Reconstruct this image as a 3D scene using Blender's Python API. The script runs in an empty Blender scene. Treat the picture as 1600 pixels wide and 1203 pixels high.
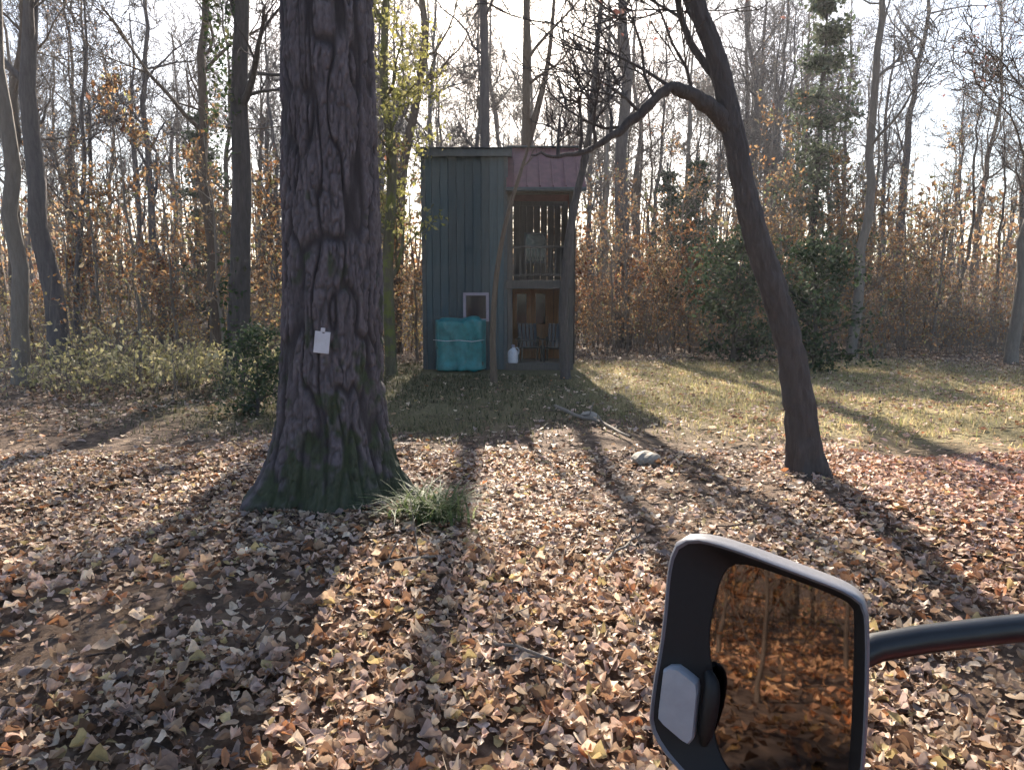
import bpy, math, random
import numpy as np
from mathutils import Vector, Matrix, Euler

# ------------------------------------------------------------------ camera, sky, sun, exposure
scene = bpy.context.scene
col = scene.collection
CAM_Z, FPX, CX, CY = 1.5, 1100.0, 800.0, 601.5
PITCH = math.atan(121.5 / FPX)
cd = bpy.data.cameras.new('camera'); cam = bpy.data.objects.new('camera', cd); col.objects.link(cam)
cam.location = (0, 0, CAM_Z); cam.rotation_euler = (math.pi / 2 - PITCH, 0, 0)
cd.sensor_fit = 'HORIZONTAL'; cd.sensor_width = 36; cd.lens = 36 * FPX / 1600
cd.clip_start = 0.05; cd.clip_end = 1500
scene.camera = cam
SUN_EL, SUN_AZ = math.radians(29.4), math.radians(-1.5)
world = bpy.data.worlds.new('World'); scene.world = world; world.use_nodes = True
wn = world.node_tree
sky = wn.nodes.new('ShaderNodeTexSky'); sky.sky_type = 'NISHITA'; sky.sun_disc = False
sky.sun_elevation = SUN_EL; sky.sun_rotation = SUN_AZ
sky.air_density = 1.0; sky.dust_density = 1.5; sky.ozone_density = 1.0
wn.links.new(sky.outputs[0], wn.nodes['Background'].inputs[0])
wn.nodes['Background'].inputs[1].default_value = 0.07
sd = bpy.data.lights.new('sun', 'SUN'); sun = bpy.data.objects.new('sun', sd); col.objects.link(sun)
sd.energy = 5.0; sd.angle = math.radians(0.5); sd.color = (1.0, 0.89, 0.75)
sdir = Vector((math.sin(SUN_AZ) * math.cos(SUN_EL), math.cos(SUN_AZ) * math.cos(SUN_EL), math.sin(SUN_EL)))
sun.rotation_euler = sdir.to_track_quat('Z', 'Y').to_euler(); sun.location = (0, 30, 30)
vs = scene.view_settings
vs.view_transform = 'Standard'; vs.look = 'None'; vs.gamma = 1; vs.exposure = 1.9; vs.use_curve_mapping = False
scene.render.engine = 'CYCLES'
scene.cycles.use_denoising = True
scene.cycles.max_bounces = 5; scene.cycles.adaptive_threshold = .03; scene.cycles.transparent_max_bounces = 12
scene.cycles.sample_clamp_indirect = 6

rng = np.random.default_rng(11)
R = random.Random(5)

# ------------------------------------------------------------------ helpers
def ray(px, py):
    u, v = (px - CX) / FPX, (CY - py) / FPX
    s, c = math.sin(PITCH), math.cos(PITCH)
    return np.array([u, c + v * s, -s + v * c])
def at(px, py, Y):
    d = ray(px, py); return np.array([0, 0, CAM_Z]) + d * (Y / d[1])
def gh(x, y):
    x = np.asarray(x, float); y = np.asarray(y, float)
    near = np.exp(-((y - 17) / 4.5) ** 2 - (x / 5.0) ** 2)
    b = .035 * np.sin(x * 1.3 + .7 * y) + .03 * np.sin(y * 1.7 - x * .6 + 1) + .018 * np.sin(3.1 * x + 2.3 * y) + .012 * np.sin(5.3 * x - 4.1 * y)
    far = np.clip((y - 30) / 110, 0, 1) ** 1.3 * 9 + np.clip((np.abs(x) - 25) / 150, 0, 1) * 4
    r = np.hypot(x + 1.37, y - 5.3)
    return b * (1 - .9 * near) + far + .10 * np.exp(-(r / .9) ** 2)
def on_ground(px, py):
    d = ray(px, py); t = CAM_Z / -d[2]
    for _ in range(4):
        p = d * t; t = (CAM_Z - float(gh(p[0], p[1]))) / -d[2]
    p = d * t; return np.array([p[0], p[1], float(gh(p[0], p[1]))])

def mesh_np(name, V, F, mat, smooth=True, colr=None):
    """V (n,3); F (m,k) one polygon size"""
    V = np.asarray(V, np.float32); F = np.asarray(F, np.int32)
    me = bpy.data.meshes.new(name)
    me.vertices.add(len(V)); me.vertices.foreach_set('co', V.ravel())
    m, k = F.shape
    me.loops.add(m * k); me.loops.foreach_set('vertex_index', F.ravel())
    me.polygons.add(m); me.polygons.foreach_set('loop_start', np.arange(0, m * k, k, dtype=np.int32))
    me.polygons.foreach_set('use_smooth', np.full(m, smooth))
    me.update(calc_edges=True)
    if colr is not None:
        c = np.ones((len(V), 4), np.float32); c[:, :3] = colr
        a = me.color_attributes.new('col', 'FLOAT_COLOR', 'POINT'); a.data.foreach_set('color', c.ravel())
    me.materials.append(mat)
    return me
def link(name, me, parent=None, loc=(0, 0, 0), rot=(0, 0, 0), scale=(1, 1, 1)):
    o = bpy.data.objects.new(name, me); col.objects.link(o)
    o.location = loc; o.rotation_euler = rot; o.scale = scale
    if parent is not None: o.parent = parent
    return o
def tag(o, label=None, cat=None, group=None, kind=None):
    if label: o['label'] = label
    if cat: o['category'] = cat
    if group: o['group'] = group
    if kind: o['kind'] = kind
    return o
def thing(name, label, cat, loc=(0, 0, 0), rz=0, group=None):
    o = bpy.data.objects.new(name, None); col.objects.link(o)
    o.empty_display_size = .2; o.location = loc; o.rotation_euler = (0, 0, rz)
    return tag(o, label, cat, group)

class MB:
    """collects quads and polygons into one mesh"""
    def __init__(s): s.v = []; s.f = []
    def add(s, V, F):
        o = len(s.v); s.v += [tuple(map(float, p)) for p in V]; s.f += [tuple(i + o for i in f) for f in F]; return s
    def box(s, c, d, bev=0.0, rot=None):
        x, y, z = (k / 2 for k in d); b = min(bev, x * .9, y * .9, z * .9)
        if b <= 0:
            V = [(sx * x, sy * y, sz * z) for sz in (-1, 1) for sy in (-1, 1) for sx in (-1, 1)]
            F = [(0, 2, 3, 1), (4, 5, 7, 6), (0, 1, 5, 4), (2, 6, 7, 3), (0, 4, 6, 2), (1, 3, 7, 5)]
        else:
            V = []
            for zz, q in ((-z, b), (-z + b, 0), (z - b, 0), (z, b)):
                X, Y = x - q, y - q
                V += [(-X + b, -Y, zz), (X - b, -Y, zz), (X, -Y + b, zz), (X, Y - b, zz), (X - b, Y, zz), (-X + b, Y, zz), (-X, Y - b, zz), (-X, -Y + b, zz)]
            F = [tuple(range(7, -1, -1)), tuple(range(24, 32))]
            for r in range(3):
                for i in range(8):
                    j = (i + 1) % 8; F.append((r * 8 + i, r * 8 + j, r * 8 + 8 + j, r * 8 + 8 + i))
        M = rot if rot is not None else Matrix.Identity(3)
        return s.add([M @ Vector(p) + Vector(c) for p in V], F)
    def tube(s, pts, rad, k=8, caps=True):
        pts = np.asarray(pts, float); rad = np.broadcast_to(np.asarray(rad, float), (len(pts),))
        V, F = tube_arrays(pts, rad, k)
        F = [tuple(f) for f in F]; n = len(pts)
        if caps: F += [tuple(range(k - 1, -1, -1)), tuple(range((n - 1) * k, n * k))]
        return s.add(V, F)
    def lathe(s, prof, k=24, c=(0, 0, 0), M=None):
        V = []
        for r, z in prof:
            for i in range(k):
                a = 2 * math.pi * i / k; p = Vector((r * math.cos(a), r * math.sin(a), z))
                if M is not None: p = M @ p
                V.append(p + Vector(c))
        F = [(r * k + i, r * k + (i + 1) % k, r * k + k + (i + 1) % k, r * k + k + i) for r in range(len(prof) - 1) for i in range(k)]
        F += [tuple(range(k - 1, -1, -1)), tuple(range((len(prof) - 1) * k, len(prof) * k))]
        return s.add(V, F)
    def mesh(s, name, mat, smooth=False):
        me = bpy.data.meshes.new(name); me.from_pydata(s.v, [], s.f); me.update()
        if smooth:
            me.polygons.foreach_set('use_smooth', np.full(len(me.polygons), True))
            try: me.set_sharp_from_angle(angle=math.radians(40))
            except Exception: pass
        me.materials.append(mat); return me
    def build(s, name, mat, parent=None, smooth=False, **k):
        return link(name, s.mesh(name, mat, smooth), parent, **k)

def tube_arrays(pts, rad, k):
    t = np.gradient(pts, axis=0); t /= np.linalg.norm(t, axis=1)[:, None] + 1e-9
    mt = np.abs(t.mean(0)); ref = np.zeros(3); ref[int(np.argmin(mt))] = 1
    a = np.cross(t, ref); a /= np.linalg.norm(a, axis=1)[:, None] + 1e-9
    b = np.cross(t, a)
    th = np.arange(k) * 2 * np.pi / k
    V = pts[:, None] + rad[:, None, None] * (np.cos(th)[None, :, None] * a[:, None] + np.sin(th)[None, :, None] * b[:, None])
    n = len(pts); i = np.arange(n - 1)[:, None] * k; j = np.arange(k)[None]; j2 = (j + 1) % k
    F = np.stack([i + j, i + j2, i + k + j2, i + k + j], -1).reshape(-1, 4)
    return V.reshape(-1, 3), F
class Tubes:
    def __init__(s): s.V = []; s.F = []; s.n = 0
    def add(s, pts, rad, k):
        V, F = tube_arrays(np.asarray(pts, float), np.asarray(rad, float), k)
        s.V.append(V); s.F.append(F + s.n); s.n += len(V)
    def mesh(s, name, mat): return mesh_np(name, np.vstack(s.V), np.vstack(s.F), mat)

def lattice(seed, nx, ny): return np.random.default_rng(seed).random((ny, nx))
def vnoise(G, u, v):
    """periodic smooth value noise, u and v in cells"""
    ny, nx = G.shape
    iu, iv = np.floor(u).astype(int), np.floor(v).astype(int); fu, fv = u - iu, v - iv
    fu = fu * fu * (3 - 2 * fu); fv = fv * fv * (3 - 2 * fv)
    g = lambda a, b: G[b % ny, a % nx]
    return (g(iu, iv) * (1 - fu) + g(iu + 1, iv) * fu) * (1 - fv) + (g(iu, iv + 1) * (1 - fu) + g(iu + 1, iv + 1) * fu) * fv

# ------------------------------------------------------------------ materials
def new_mat(name):
    m = bpy.data.materials.new(name); m.use_nodes = True
    return m, m.node_tree, m.node_tree.nodes['Principled BSDF']
def node(nt, t, **k):
    n = nt.nodes.new(t)
    for a, v in k.items(): setattr(n, a, v)
    return n
def ramp(nt, fac, stops):
    r = node(nt, 'ShaderNodeValToRGB'); e = r.color_ramp.elements
    while len(e) < len(stops): e.new(.5)
    for i, (p, c) in enumerate(stops): e[i].position = p; e[i].color = (*c, 1)
    nt.links.new(fac, r.inputs[0]); return r.outputs[0]
def noise(nt, vec, scale, detail=4, rough=.55, dist=0):
    n = node(nt, 'ShaderNodeTexNoise'); n.inputs['Scale'].default_value = scale; n.inputs['Detail'].default_value = detail
    n.inputs['Roughness'].default_value = rough; n.inputs['Distortion'].default_value = dist
    nt.links.new(vec, n.inputs['Vector']); return n.outputs['Fac']
def coords(nt, scale=(1, 1, 1), kind='Object'):
    tc = node(nt, 'ShaderNodeTexCoord'); mp = node(nt, 'ShaderNodeMapping'); mp.inputs['Scale'].default_value = scale
    nt.links.new(tc.outputs[kind], mp.inputs[0]); return mp.outputs[0]
def bump(nt, bs, h, strength, dist):
    b = node(nt, 'ShaderNodeBump'); b.inputs['Strength'].default_value = strength; b.inputs['Distance'].default_value = dist
    nt.links.new(h, b.inputs['Height']); nt.links.new(b.outputs[0], bs.inputs['Normal'])
def mixc(nt, f, a, b, mode='MIX'):
    m = node(nt, 'ShaderNodeMix', data_type='RGBA', blend_type=mode)
    for s, v in ((m.inputs[0], f), (m.inputs[6], a), (m.inputs[7], b)):
        if hasattr(v, 'links'): nt.links.new(v, s)
        else: s.default_value = v if isinstance(v, float) else (*v, 1)
    return m.outputs[2]
def bark(name, c1, c2, c3=None, scale=6, bstr=.8, moss=None):
    m, nt, bs = new_mat(name)
    v = coords(nt, (1, 1, .16)); n1 = noise(nt, v, scale * 3, 6, .65, .4)
    v2 = coords(nt); n2 = noise(nt, v2, scale * .4, 4)
    c = ramp(nt, n1, [(.3, c1), (.62, c2), (.85, c3 or c2)])
    c = mixc(nt, n2, c, tuple(k * .72 for k in c2), 'MIX')
    if moss:
        n3 = noise(nt, v2, 3.2, 5, .6)
        f = ramp(nt, n3, [(moss[1], (0, 0, 0)), (moss[1] + .12, (1, 1, 1))])
        c = mixc(nt, f, c, moss[0])
    nt.links.new(c, bs.inputs['Base Color']); bs.inputs['Roughness'].default_value = .92
    bump(nt, bs, n1, bstr, .045); return m
def plain(name, c, rough=.6, var=.25, scale=8, bstr=.15, metal=0., grain=(1, 1, 1), bdist=.004):
    m, nt, bs = new_mat(name)
    n1 = noise(nt, coords(nt, grain), scale, 6, .6)
    cc = ramp(nt, n1, [(.25, tuple(k * (1 - var) for k in c)), (.75, tuple(min(1, k * (1 + var)) for k in c))])
    nt.links.new(cc, bs.inputs['Base Color']); bs.inputs['Roughness'].default_value = rough; bs.inputs['Metallic'].default_value = metal
    if bstr: bump(nt, bs, n1, bstr, bdist)
    return m
def leafmat(name, trans=.35, rough=.6, tint=(1, 1, 1)):
    m, nt, bs = new_mat(name)
    a = node(nt, 'ShaderNodeAttribute', attribute_name='col')
    n1 = noise(nt, coords(nt), 45, 3)
    c = mixc(nt, .35, a.outputs['Color'], ramp(nt, n1, [(.3, (.35, .35, .35)), (.7, (1.5, 1.5, 1.5))]), 'MULTIPLY')
    if tint != (1, 1, 1): c = mixc(nt, 1.0, c, tint, 'MULTIPLY')
    nt.links.new(c, bs.inputs['Base Color']); bs.inputs['Roughness'].default_value = rough; bs.inputs['Specular IOR Level'].default_value = .35
    t = node(nt, 'ShaderNodeBsdfTranslucent'); nt.links.new(c, t.inputs[0])
    mx = node(nt, 'ShaderNodeMixShader'); mx.inputs[0].default_value = trans
    nt.links.new(bs.outputs[0], mx.inputs[1]); nt.links.new(t.outputs[0], mx.inputs[2])
    nt.links.new(mx.outputs[0], nt.nodes['Material Output'].inputs[0]); return m

M = {}
M['bark_oak'] = bark('oak_bark', (.035, .028, .028), (.105, .088, .088), (.17, .15, .15), 7, 1.0)
M['bark_grey'] = bark('grey_bark', (.06, .052, .05), (.15, .13, .125), (.22, .2, .19), 7)
M['bark_dark'] = bark('dark_bark', (.032, .027, .026), (.095, .082, .078), (.16, .14, .13), 8)
M['bark_brown'] = bark('brown_bark', (.06, .042, .03), (.15, .11, .08), (.2, .16, .12), 8)
M['bark_moss'] = bark('mossy_bark', (.05, .045, .03), (.13, .115, .07), (.2, .18, .12), 8, .8, ((.12, .13, .03), .47))
M['bark_pale'] = bark('pale_bark', (.12, .1, .085), (.25, .215, .18), (.34, .3, .26), 8, .5)
M['leaf'] = leafmat('dry_leaf', .5)
M['green_leaf'] = leafmat('green_leaf', .3, .7)
M['blade'] = leafmat('grass_blade', .5, .6)
M['litter'] = leafmat('litter_leaf', .3, .6)
M['black_plastic'] = plain('black_plastic', (.007, .007, .0075), .6, .2, 160, .25, bdist=.0006)
M['black_metal'] = plain('black_tube_paint', (.015, .015, .016), .35, .3, 30, .08)
M['rubber'] = plain('tyre_rubber', (.02, .019, .018), .85, .3, 40, .3)
M['rim_highlight'] = plain('grey_rim_highlight', (.17, .17, .19), .38, .12, 90, .1, bdist=.0005)  # paler than the black mirror face: its rim highlight put into the colour
M['red_paint'] = plain('red_body_paint', (.12, .022, .016), .4, .15, 12, .03)
M['grey_metal'] = plain('dull_grey_metal', (.35, .36, .37), .45, .15, 14, .05, .6)
M['lens'] = plain('pale_lens', (.34, .35, .38), .35, .12, 60, .1, bdist=.001)
M['white'] = plain('white_plastic', (.5, .49, .53), .6, .15, 10, .03)
M['siding'] = plain('slate_siding_paint', (.046, .07, .078), .62, .28, 3.5, .12, grain=(6, 6, .5))
sm, nt, bs = new_mat('slate_siding')
n1 = noise(nt, coords(nt, (9, 9, .5)), 3.5, 6, .65); n2 = noise(nt, coords(nt, (1, 1, .6), 'Generated'), 2.5, 5, .6); n3 = noise(nt, coords(nt), 1.1, 4)
c = ramp(nt, n1, [(.25, (.018, .036, .044)), (.55, (.03, .06, .074)), (.8, (.047, .08, .092))]); c = mixc(nt, ramp(nt, n3, [(.42, (0, 0, 0)), (.7, (.6, .6, .6))]), c, (.06, .08, .088))
oi = node(nt, 'ShaderNodeObjectInfo'); c = mixc(nt, 1.0, c, ramp(nt, oi.outputs['Random'], [(0, (.72, .72, .72)), (1, (1.28, 1.26, 1.24))]), 'MULTIPLY')
nt.links.new(c, bs.inputs['Base Color']); bs.inputs['Roughness'].default_value = .6; bump(nt, bs, n1, .2, .006); M['siding'] = sm
M['trim'] = plain('dark_trim', (.05, .06, .065), .6, .25, 8, .1)
M['frame_pale'] = plain('pale_window_frame', (.24, .21, .26), .55, .12, 8, .05)
M['cedar'] = plain('brown_wood', (.36, .18, .08), .65, .35, 6, .25, grain=(8, 8, .6))
M['weathered'] = plain('weathered_wood', (.075, .066, .058), .8, .35, 6, .3, grain=(8, 8, .6))
M['deck'] = plain('deck_wood', (.17, .14, .115), .8, .35, 6, .3, grain=(.6, 8, 8))
M['red_roof'] = plain('red_metal_roof', (.15, .058, .056), .5, .3, 5, .08)
M['tarp'] = plain('teal_tarp', (.022, .16, .165), .5, .45, 5, .5, bdist=.01)
M['stone'] = plain('pale_stone', (.27, .24, .2), .85, .3, 14, .5, bdist=.01)
def glass(name, c, rough):
    m, nt, bs = new_mat(name); bs.inputs['Base Color'].default_value = (*c, 1); bs.inputs['Roughness'].default_value = rough
    n1 = noise(nt, coords(nt), 5, 3); bump(nt, bs, n1, .03, .01)
    return m, bs
M['pane'], b_ = glass('window_pane', (.015, .018, .022), .08)
M['mirror'], b_ = glass('mirror_glass', (.17, .155, .155), .02); b_.inputs['Metallic'].default_value = 1.0

# ground
gm, nt, bs = new_mat('forest_floor')
v = coords(nt)
n1 = noise(nt, v, 7, 8, .7); n2 = noise(nt, v, .55, 5, .6); n3 = noise(nt, v, 28, 5, .7)
litc = ramp(nt, n1, [(.28, (.035, .022, .016)), (.45, (.1, .066, .046)), (.58, (.19, .13, .09)), (.75, (.3, .22, .165))])
grs = ramp(nt, n3, [(.3, (.06, .055, .026)), (.55, (.14, .12, .06)), (.75, (.26, .21, .12))])
a = node(nt, 'ShaderNodeAttribute', attribute_name='col')
sep = node(nt, 'ShaderNodeSeparateColor'); nt.links.new(a.outputs['Color'], sep.inputs[0])
ad = node(nt, 'ShaderNodeMath', operation='ADD'); nt.links.new(sep.outputs[0], ad.inputs[0]); nt.links.new(n2, ad.inputs[1])
f = ramp(nt, ad.outputs[0], [(.78, (0, 0, 0)), (1.0, (1, 1, 1))])
straw = ramp(nt, n3, [(.3, (.2, .16, .07)), (.55, (.36, .29, .14)), (.75, (.52, .42, .24))])
nt.links.new(mixc(nt, sep.outputs[1], mixc(nt, f, litc, grs), straw), bs.inputs['Base Color']); bs.inputs['Roughness'].default_value = .95
bs.inputs['Specular IOR Level'].default_value = .2
bump(nt, bs, n1, .9, .05)
M['ground'] = gm

# ------------------------------------------------------------------ ground sheet
def yard(x, y):
    """grassy clearing in front of and beside the cabin, 0..1"""
    wob = .6 * np.sin(.9 * x + .4) + .4 * np.sin(2.1 * x)
    a = 1 / (1 + np.exp(-(y - (8.5 + .5 * wob)) * 1.8)); b = 1 / (1 + np.exp((y - 19.2) * 2))
    c = 1 / (1 + np.exp((np.abs(x - 2.5) - 8.5) * 1.2))
    return a * b * c
def axis(lo, hi, step, far):
    n = np.arange(lo, hi + 1e-6, step); o = [n]
    p, s = hi, step
    ext = []
    while p < far: s *= 1.22; p += s; ext.append(p)
    ext = np.array(ext)
    return np.concatenate([-(ext - hi) [::-1] + lo, n, ext])
xs, ys = axis(-14, 14, .16, 600), axis(-5, 24, .16, 700)
X, Y = np.meshgrid(xs, ys); Z = gh(X, Y) + .012 * vnoise(lattice(3, 64, 64), X * 3, Y * 3) - .006
nx, ny = len(xs), len(ys)
i = (np.arange(ny - 1)[:, None] * nx + np.arange(nx - 1)[None])
F = np.stack([i, i + 1, i + nx + 1, i + nx], -1).reshape(-1, 4)
cg = np.zeros((nx * ny, 3), np.float32); cg[:, 0] = yard(X, Y).ravel() * .62; cg[:, 1] = (np.clip((X - 1.1 + .3 * np.sin(Y * 1.9)) / 1.3, 0, 1) * yard(X, Y)).ravel()
tag(link('ground', mesh_np('ground', np.stack([X, Y, Z], -1).reshape(-1, 3), F, M['ground'], True, cg)), kind='structure')

# ------------------------------------------------------------------ leaf litter, grass
PAL = np.array([(.42, .30, .20), (.62, .50, .37), (.25, .145, .085), (.115, .07, .046), (.36, .17, .08), (.50, .36, .28), (.46, .36, .17), (.35, .27, .23), (.3, .2, .13)])
PW = np.array([.2, .19, .15, .11, .05, .17, .06, .1, .08])
PAL = np.minimum(PAL * 1.1, .68)
def palette(r, n, pal=PAL, w=PW, j=.22):
    c = pal[r.choice(len(pal), n, p=w / w.sum())]
    return c * (1 + j * r.standard_normal((n, 1))).clip(.4, 1.8)
def lobed_leaf(m, cols=3):
    """outline stations along the midrib, each a row across the blade"""
    t = np.linspace(0, 1, m)
    w = .30 * np.sin(np.pi * np.clip(t * .93 + .05, 0, 1)) ** .55 * (1 + .10 * np.cos(t * 4 * np.pi + 1)); w[0] = .03; w[-1] = .05
    P = np.zeros((m, cols, 3)); P[:, :, 0] = (t - .5)[:, None]
    P[:, :, 1] = w[:, None] * np.linspace(-1, 1, cols)[None]
    q = (np.arange(m - 1)[:, None] * cols + np.arange(cols - 1)[None])
    F = np.stack([q, q + 1, q + cols + 1, q + cols], -1).reshape(-1, 4)
    return P.reshape(-1, 3), F
def scatter_leaves(r, pos, size, tilt, m, colr, curl=.35, cols=3):
    base, F0 = lobed_leaf(m, cols); n = len(pos); k = len(base)
    V = np.repeat(base[None], n, 0)
    V[:, :, 1] *= r.uniform(.65, 1.25, (n, 1))
    cu = r.normal(curl, .55, (n, 1)); fo = r.normal(.28, .4, (n, 1)); tw = r.normal(0, 1.2, (n, 1)); ed = r.normal(0, .10, (n, 1)); pz = r.random((n, 1)) * 6.28
    V[:, :, 2] += cu * (V[:, :, 0] ** 2) * 1.2 + fo * np.abs(V[:, :, 1]) + tw * V[:, :, 0] * V[:, :, 1] + ed * np.sin(9 * V[:, :, 0] + pz) * (np.abs(V[:, :, 1]) / .3)
    if cols > 3: V[:, :, 2] += r.normal(1.6, 1.6, (n, 1)) * V[:, :, 1] ** 2
    V[:, :, 1] += r.normal(0, .3, (n, 1)) * V[:, :, 0] ** 2
    V *= size[:, None, None]
    az = r.random(n) * 2 * np.pi; ta = tilt * r.standard_normal(n); tb = tilt * r.standard_normal(n)
    def rotx(V, a): c, s = np.cos(a)[:, None], np.sin(a)[:, None]; y, z = V[:, :, 1] * c - V[:, :, 2] * s, V[:, :, 1] * s + V[:, :, 2] * c; V[:, :, 1], V[:, :, 2] = y, z
    def roty(V, a): c, s = np.cos(a)[:, None], np.sin(a)[:, None]; x, z = V[:, :, 0] * c + V[:, :, 2] * s, -V[:, :, 0] * s + V[:, :, 2] * c; V[:, :, 0], V[:, :, 2] = x, z
    def rotz(V, a): c, s = np.cos(a)[:, None], np.sin(a)[:, None]; x, y = V[:, :, 0] * c - V[:, :, 1] * s, V[:, :, 0] * s + V[:, :, 1] * c; V[:, :, 0], V[:, :, 1] = x, y
    rotx(V, ta); roty(V, tb); rotz(V, az)
    V += pos[:, None]
    F = (F0[None] + (np.arange(n) * k)[:, None, None]).reshape(-1, 4)
    return V.reshape(-1, 3), F, np.repeat(colr, k, 0)
def wedge(r, n, y0, y1, pad=1.0):
    """points spread over the strip of ground the view takes in, and a margin"""
    y = np.sqrt(r.random(n) * (y1 ** 2 - y0 ** 2) + y0 ** 2) if y0 >= 0 else y0 + r.random(n) * (y1 - y0)
    x = (r.random(n) * 2 - 1) * (.74 * np.abs(y) + pad)
    return x, y
HX0, HX1, HY0, HY1 = -2.09, 1.47, 17.0, 21.0
def litter(seed, n, y0, y1, m, s0, s1, thin=.0, cols=3):
    r = np.random.default_rng(seed)
    x, y = wedge(r, n, y0, y1, 1.6)
    keep = ~((x > HX0 - .1) & (x < HX1 + .1) & (y > 15.3) & (y < HY1)) & (np.hypot(x + 1.37, y - 5.3) > .45)
    clump = vnoise(lattice(seed + 5, 64, 64), x * .9 + 30, y * .9 + 30)
    shade_lawn = np.exp(-((x + .6) / 2.6) ** 4) * np.clip((y - 8.2) * 2, 0, 1)  # pale leaves thinned where the cabin's shadow falls, to darken that band
    keep &= r.random(n) < np.clip(1.9 * clump - .05, .25, 1.1) * (1 - thin * yard(x, y)) * (1 - .75 * shade_lawn)
    x, y = x[keep], y[keep]; n = len(x)
    pos = np.stack([x, y, gh(x, y) + .012 + .03 * r.random(n)], 1)
    c = palette(r, n)
    warm = vnoise(lattice(seed + 9, 64, 64), x * .5 + 30, y * .5 + 30)[:, None]
    c = c * (.75 + .5 * warm) * np.array([1.0, .99, 1.0])
    rightpink = np.clip((x - 2) / 2, 0, 1) * np.clip((9 - np.abs(y - 7)) / 4, 0, 1)
    c = c * (1 + rightpink[:, None] * np.array([.2, .05, .06]))
    sz = (s0 + (s1 - s0) * r.random(n)) * np.where(r.random(n) < .3, .5, 1)
    return scatter_leaves(r, pos, sz, .24, m, c, curl=.15, cols=cols)
Va, Fa, Ca = litter(21, 29000, 0.4, 4, 7, .03, .08, cols=5)
Vb, Fb, Cb = litter(24, 42000, 4, 7.2, 6, .035, .085)
V, F, C = np.vstack([Va, Vb]), np.vstack([Fa, Fb + len(Va)]), np.vstack([Ca, Cb])
tag(link('leaf_litter', mesh_np('leaf_litter', V, F, M['litter'], True, C)), 'brown and tan fallen leaves covering the near forest floor', 'leaf litter', kind='stuff')
V, F, C = litter(22, 56000, 7, 26, 4, .05, .11, .35)
tag(link('scattered_leaves', mesh_np('scattered_leaves', V, F, M['litter'], True, C)), 'dry leaves strewn over the yard and woods farther back', 'leaf litter', kind='stuff')
r = np.random.default_rng(23); n = 22000
x = r.uniform(-9, 4, n); y = r.uniform(-12, .5, n); x[9000:] = r.uniform(-24, 2, n - 9000); y[9000:] = r.uniform(-30, -8, n - 9000)
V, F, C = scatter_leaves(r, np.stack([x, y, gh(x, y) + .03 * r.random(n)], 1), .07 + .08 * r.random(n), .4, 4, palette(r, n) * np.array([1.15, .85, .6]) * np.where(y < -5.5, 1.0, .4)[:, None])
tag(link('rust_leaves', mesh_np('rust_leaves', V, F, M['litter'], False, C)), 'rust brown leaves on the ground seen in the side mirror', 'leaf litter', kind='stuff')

r = np.random.default_rng(25); T = Tubes(); x, y = wedge(r, 1300, .5, 11, 1.2)
for i in range(len(x)):
    if math.hypot(x[i] + 1.37, y[i] - 5.3) < .6: continue
    a_ = r.random() * 6.28; L = r.uniform(.06, .4); q = np.array([x[i], y[i], float(gh(x[i], y[i])) + .03]); d = np.array([math.cos(a_), math.sin(a_), r.normal(0, .12)]) * L / 3
    T.add(np.array([q, q + d + r.normal(0, .012, 3), q + 2 * d + r.normal(0, .012, 3), q + 3 * d]), np.array([1, .9, .75, .5]) * r.uniform(.002, .006), 4)
tag(link('twig_litter', T.mesh('twig_litter', bark('twig_bark', (.05, .036, .028), (.14, .1, .08), (.3, .25, .2), 12))), 'thin broken twigs strewn among the fallen leaves', 'twigs', kind='stuff')

def blades(r, x, y, z, h, w, lean, colr, segs=3):
    n = len(x); t = np.linspace(0, 1, segs + 1)
    az = r.random(n) * 2 * np.pi; d = np.stack([np.cos(az), np.sin(az)], 1); pd = np.stack([-d[:, 1], d[:, 0]], 1)
    out = lean * h
    V = np.zeros((n, segs + 1, 2, 3))
    for s_, sg in ((0, -1), (1, 1)):
        V[:, :, s_, :2] = np.stack([x, y], 1)[:, None] + d[:, None] * (out[:, None] * t ** 2)[:, :, None] + sg * pd[:, None] * (w[:, None] * (1 - t * .93) * .5)[:, :, None]
        V[:, :, s_, 2] = z[:, None] + h[:, None] * (t - .45 * lean[:, None] * t ** 2.2)
    q = np.arange(segs)[:, None] * 2
    F0 = np.stack([q, q + 1, q + 3, q + 2], -1).reshape(-1, 4)
    F = (F0[None] + (np.arange(n) * (segs + 1) * 2)[:, None, None]).reshape(-1, 4)
    return V.reshape(-1, 3), F, np.repeat(colr, (segs + 1) * 2, 0)
r = np.random.default_rng(31); n = 90000
x = r.uniform(-8, 13, n); y = r.uniform(7.5, 19.5, n)
cl = vnoise(lattice(8, 64, 64), x * .8 + 20, y * .8)
keep = (r.random(n) < yard(x, y) * (.25 + 1.0 * cl)) & ~((x > HX0) & (x < HX1 + .1) & (y > 15.4))
x, y = x[keep], y[keep]; n = len(x)
gp = np.array([(.055, .062, .03), (.09, .09, .042), (.14, .13, .07), (.22, .18, .11)])  # olive grass colours, darkened to deepen the cabin's shadow band
tan = vnoise(lattice(12, 64, 64), x * .45 + 9, y * .45)
c = palette(r, n, gp, np.array([.2, .28, .3, .22])) * (.8 + .5 * tan[:, None])
st = np.clip((x - 1.0) / 1.2, 0, 1) * .9
c = c * (1 - st[:, None]) + palette(r, n, np.array([(.5, .4, .23), (.55, .46, .24), (.42, .32, .17), (.34, .34, .13)]), np.array([.3, .25, .2, .25])) * st[:, None]
V, F, C = blades(r, x, y, gh(x, y), r.uniform(.05, .14, n), r.uniform(.012, .02, n), r.uniform(.2, 1.1, n), c, 2)
tag(link('yard_grass', mesh_np('yard_grass', V, F, M['blade'], False, C)), 'yellowing short grass in the clearing around the cabin', 'grass', kind='stuff')

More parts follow.
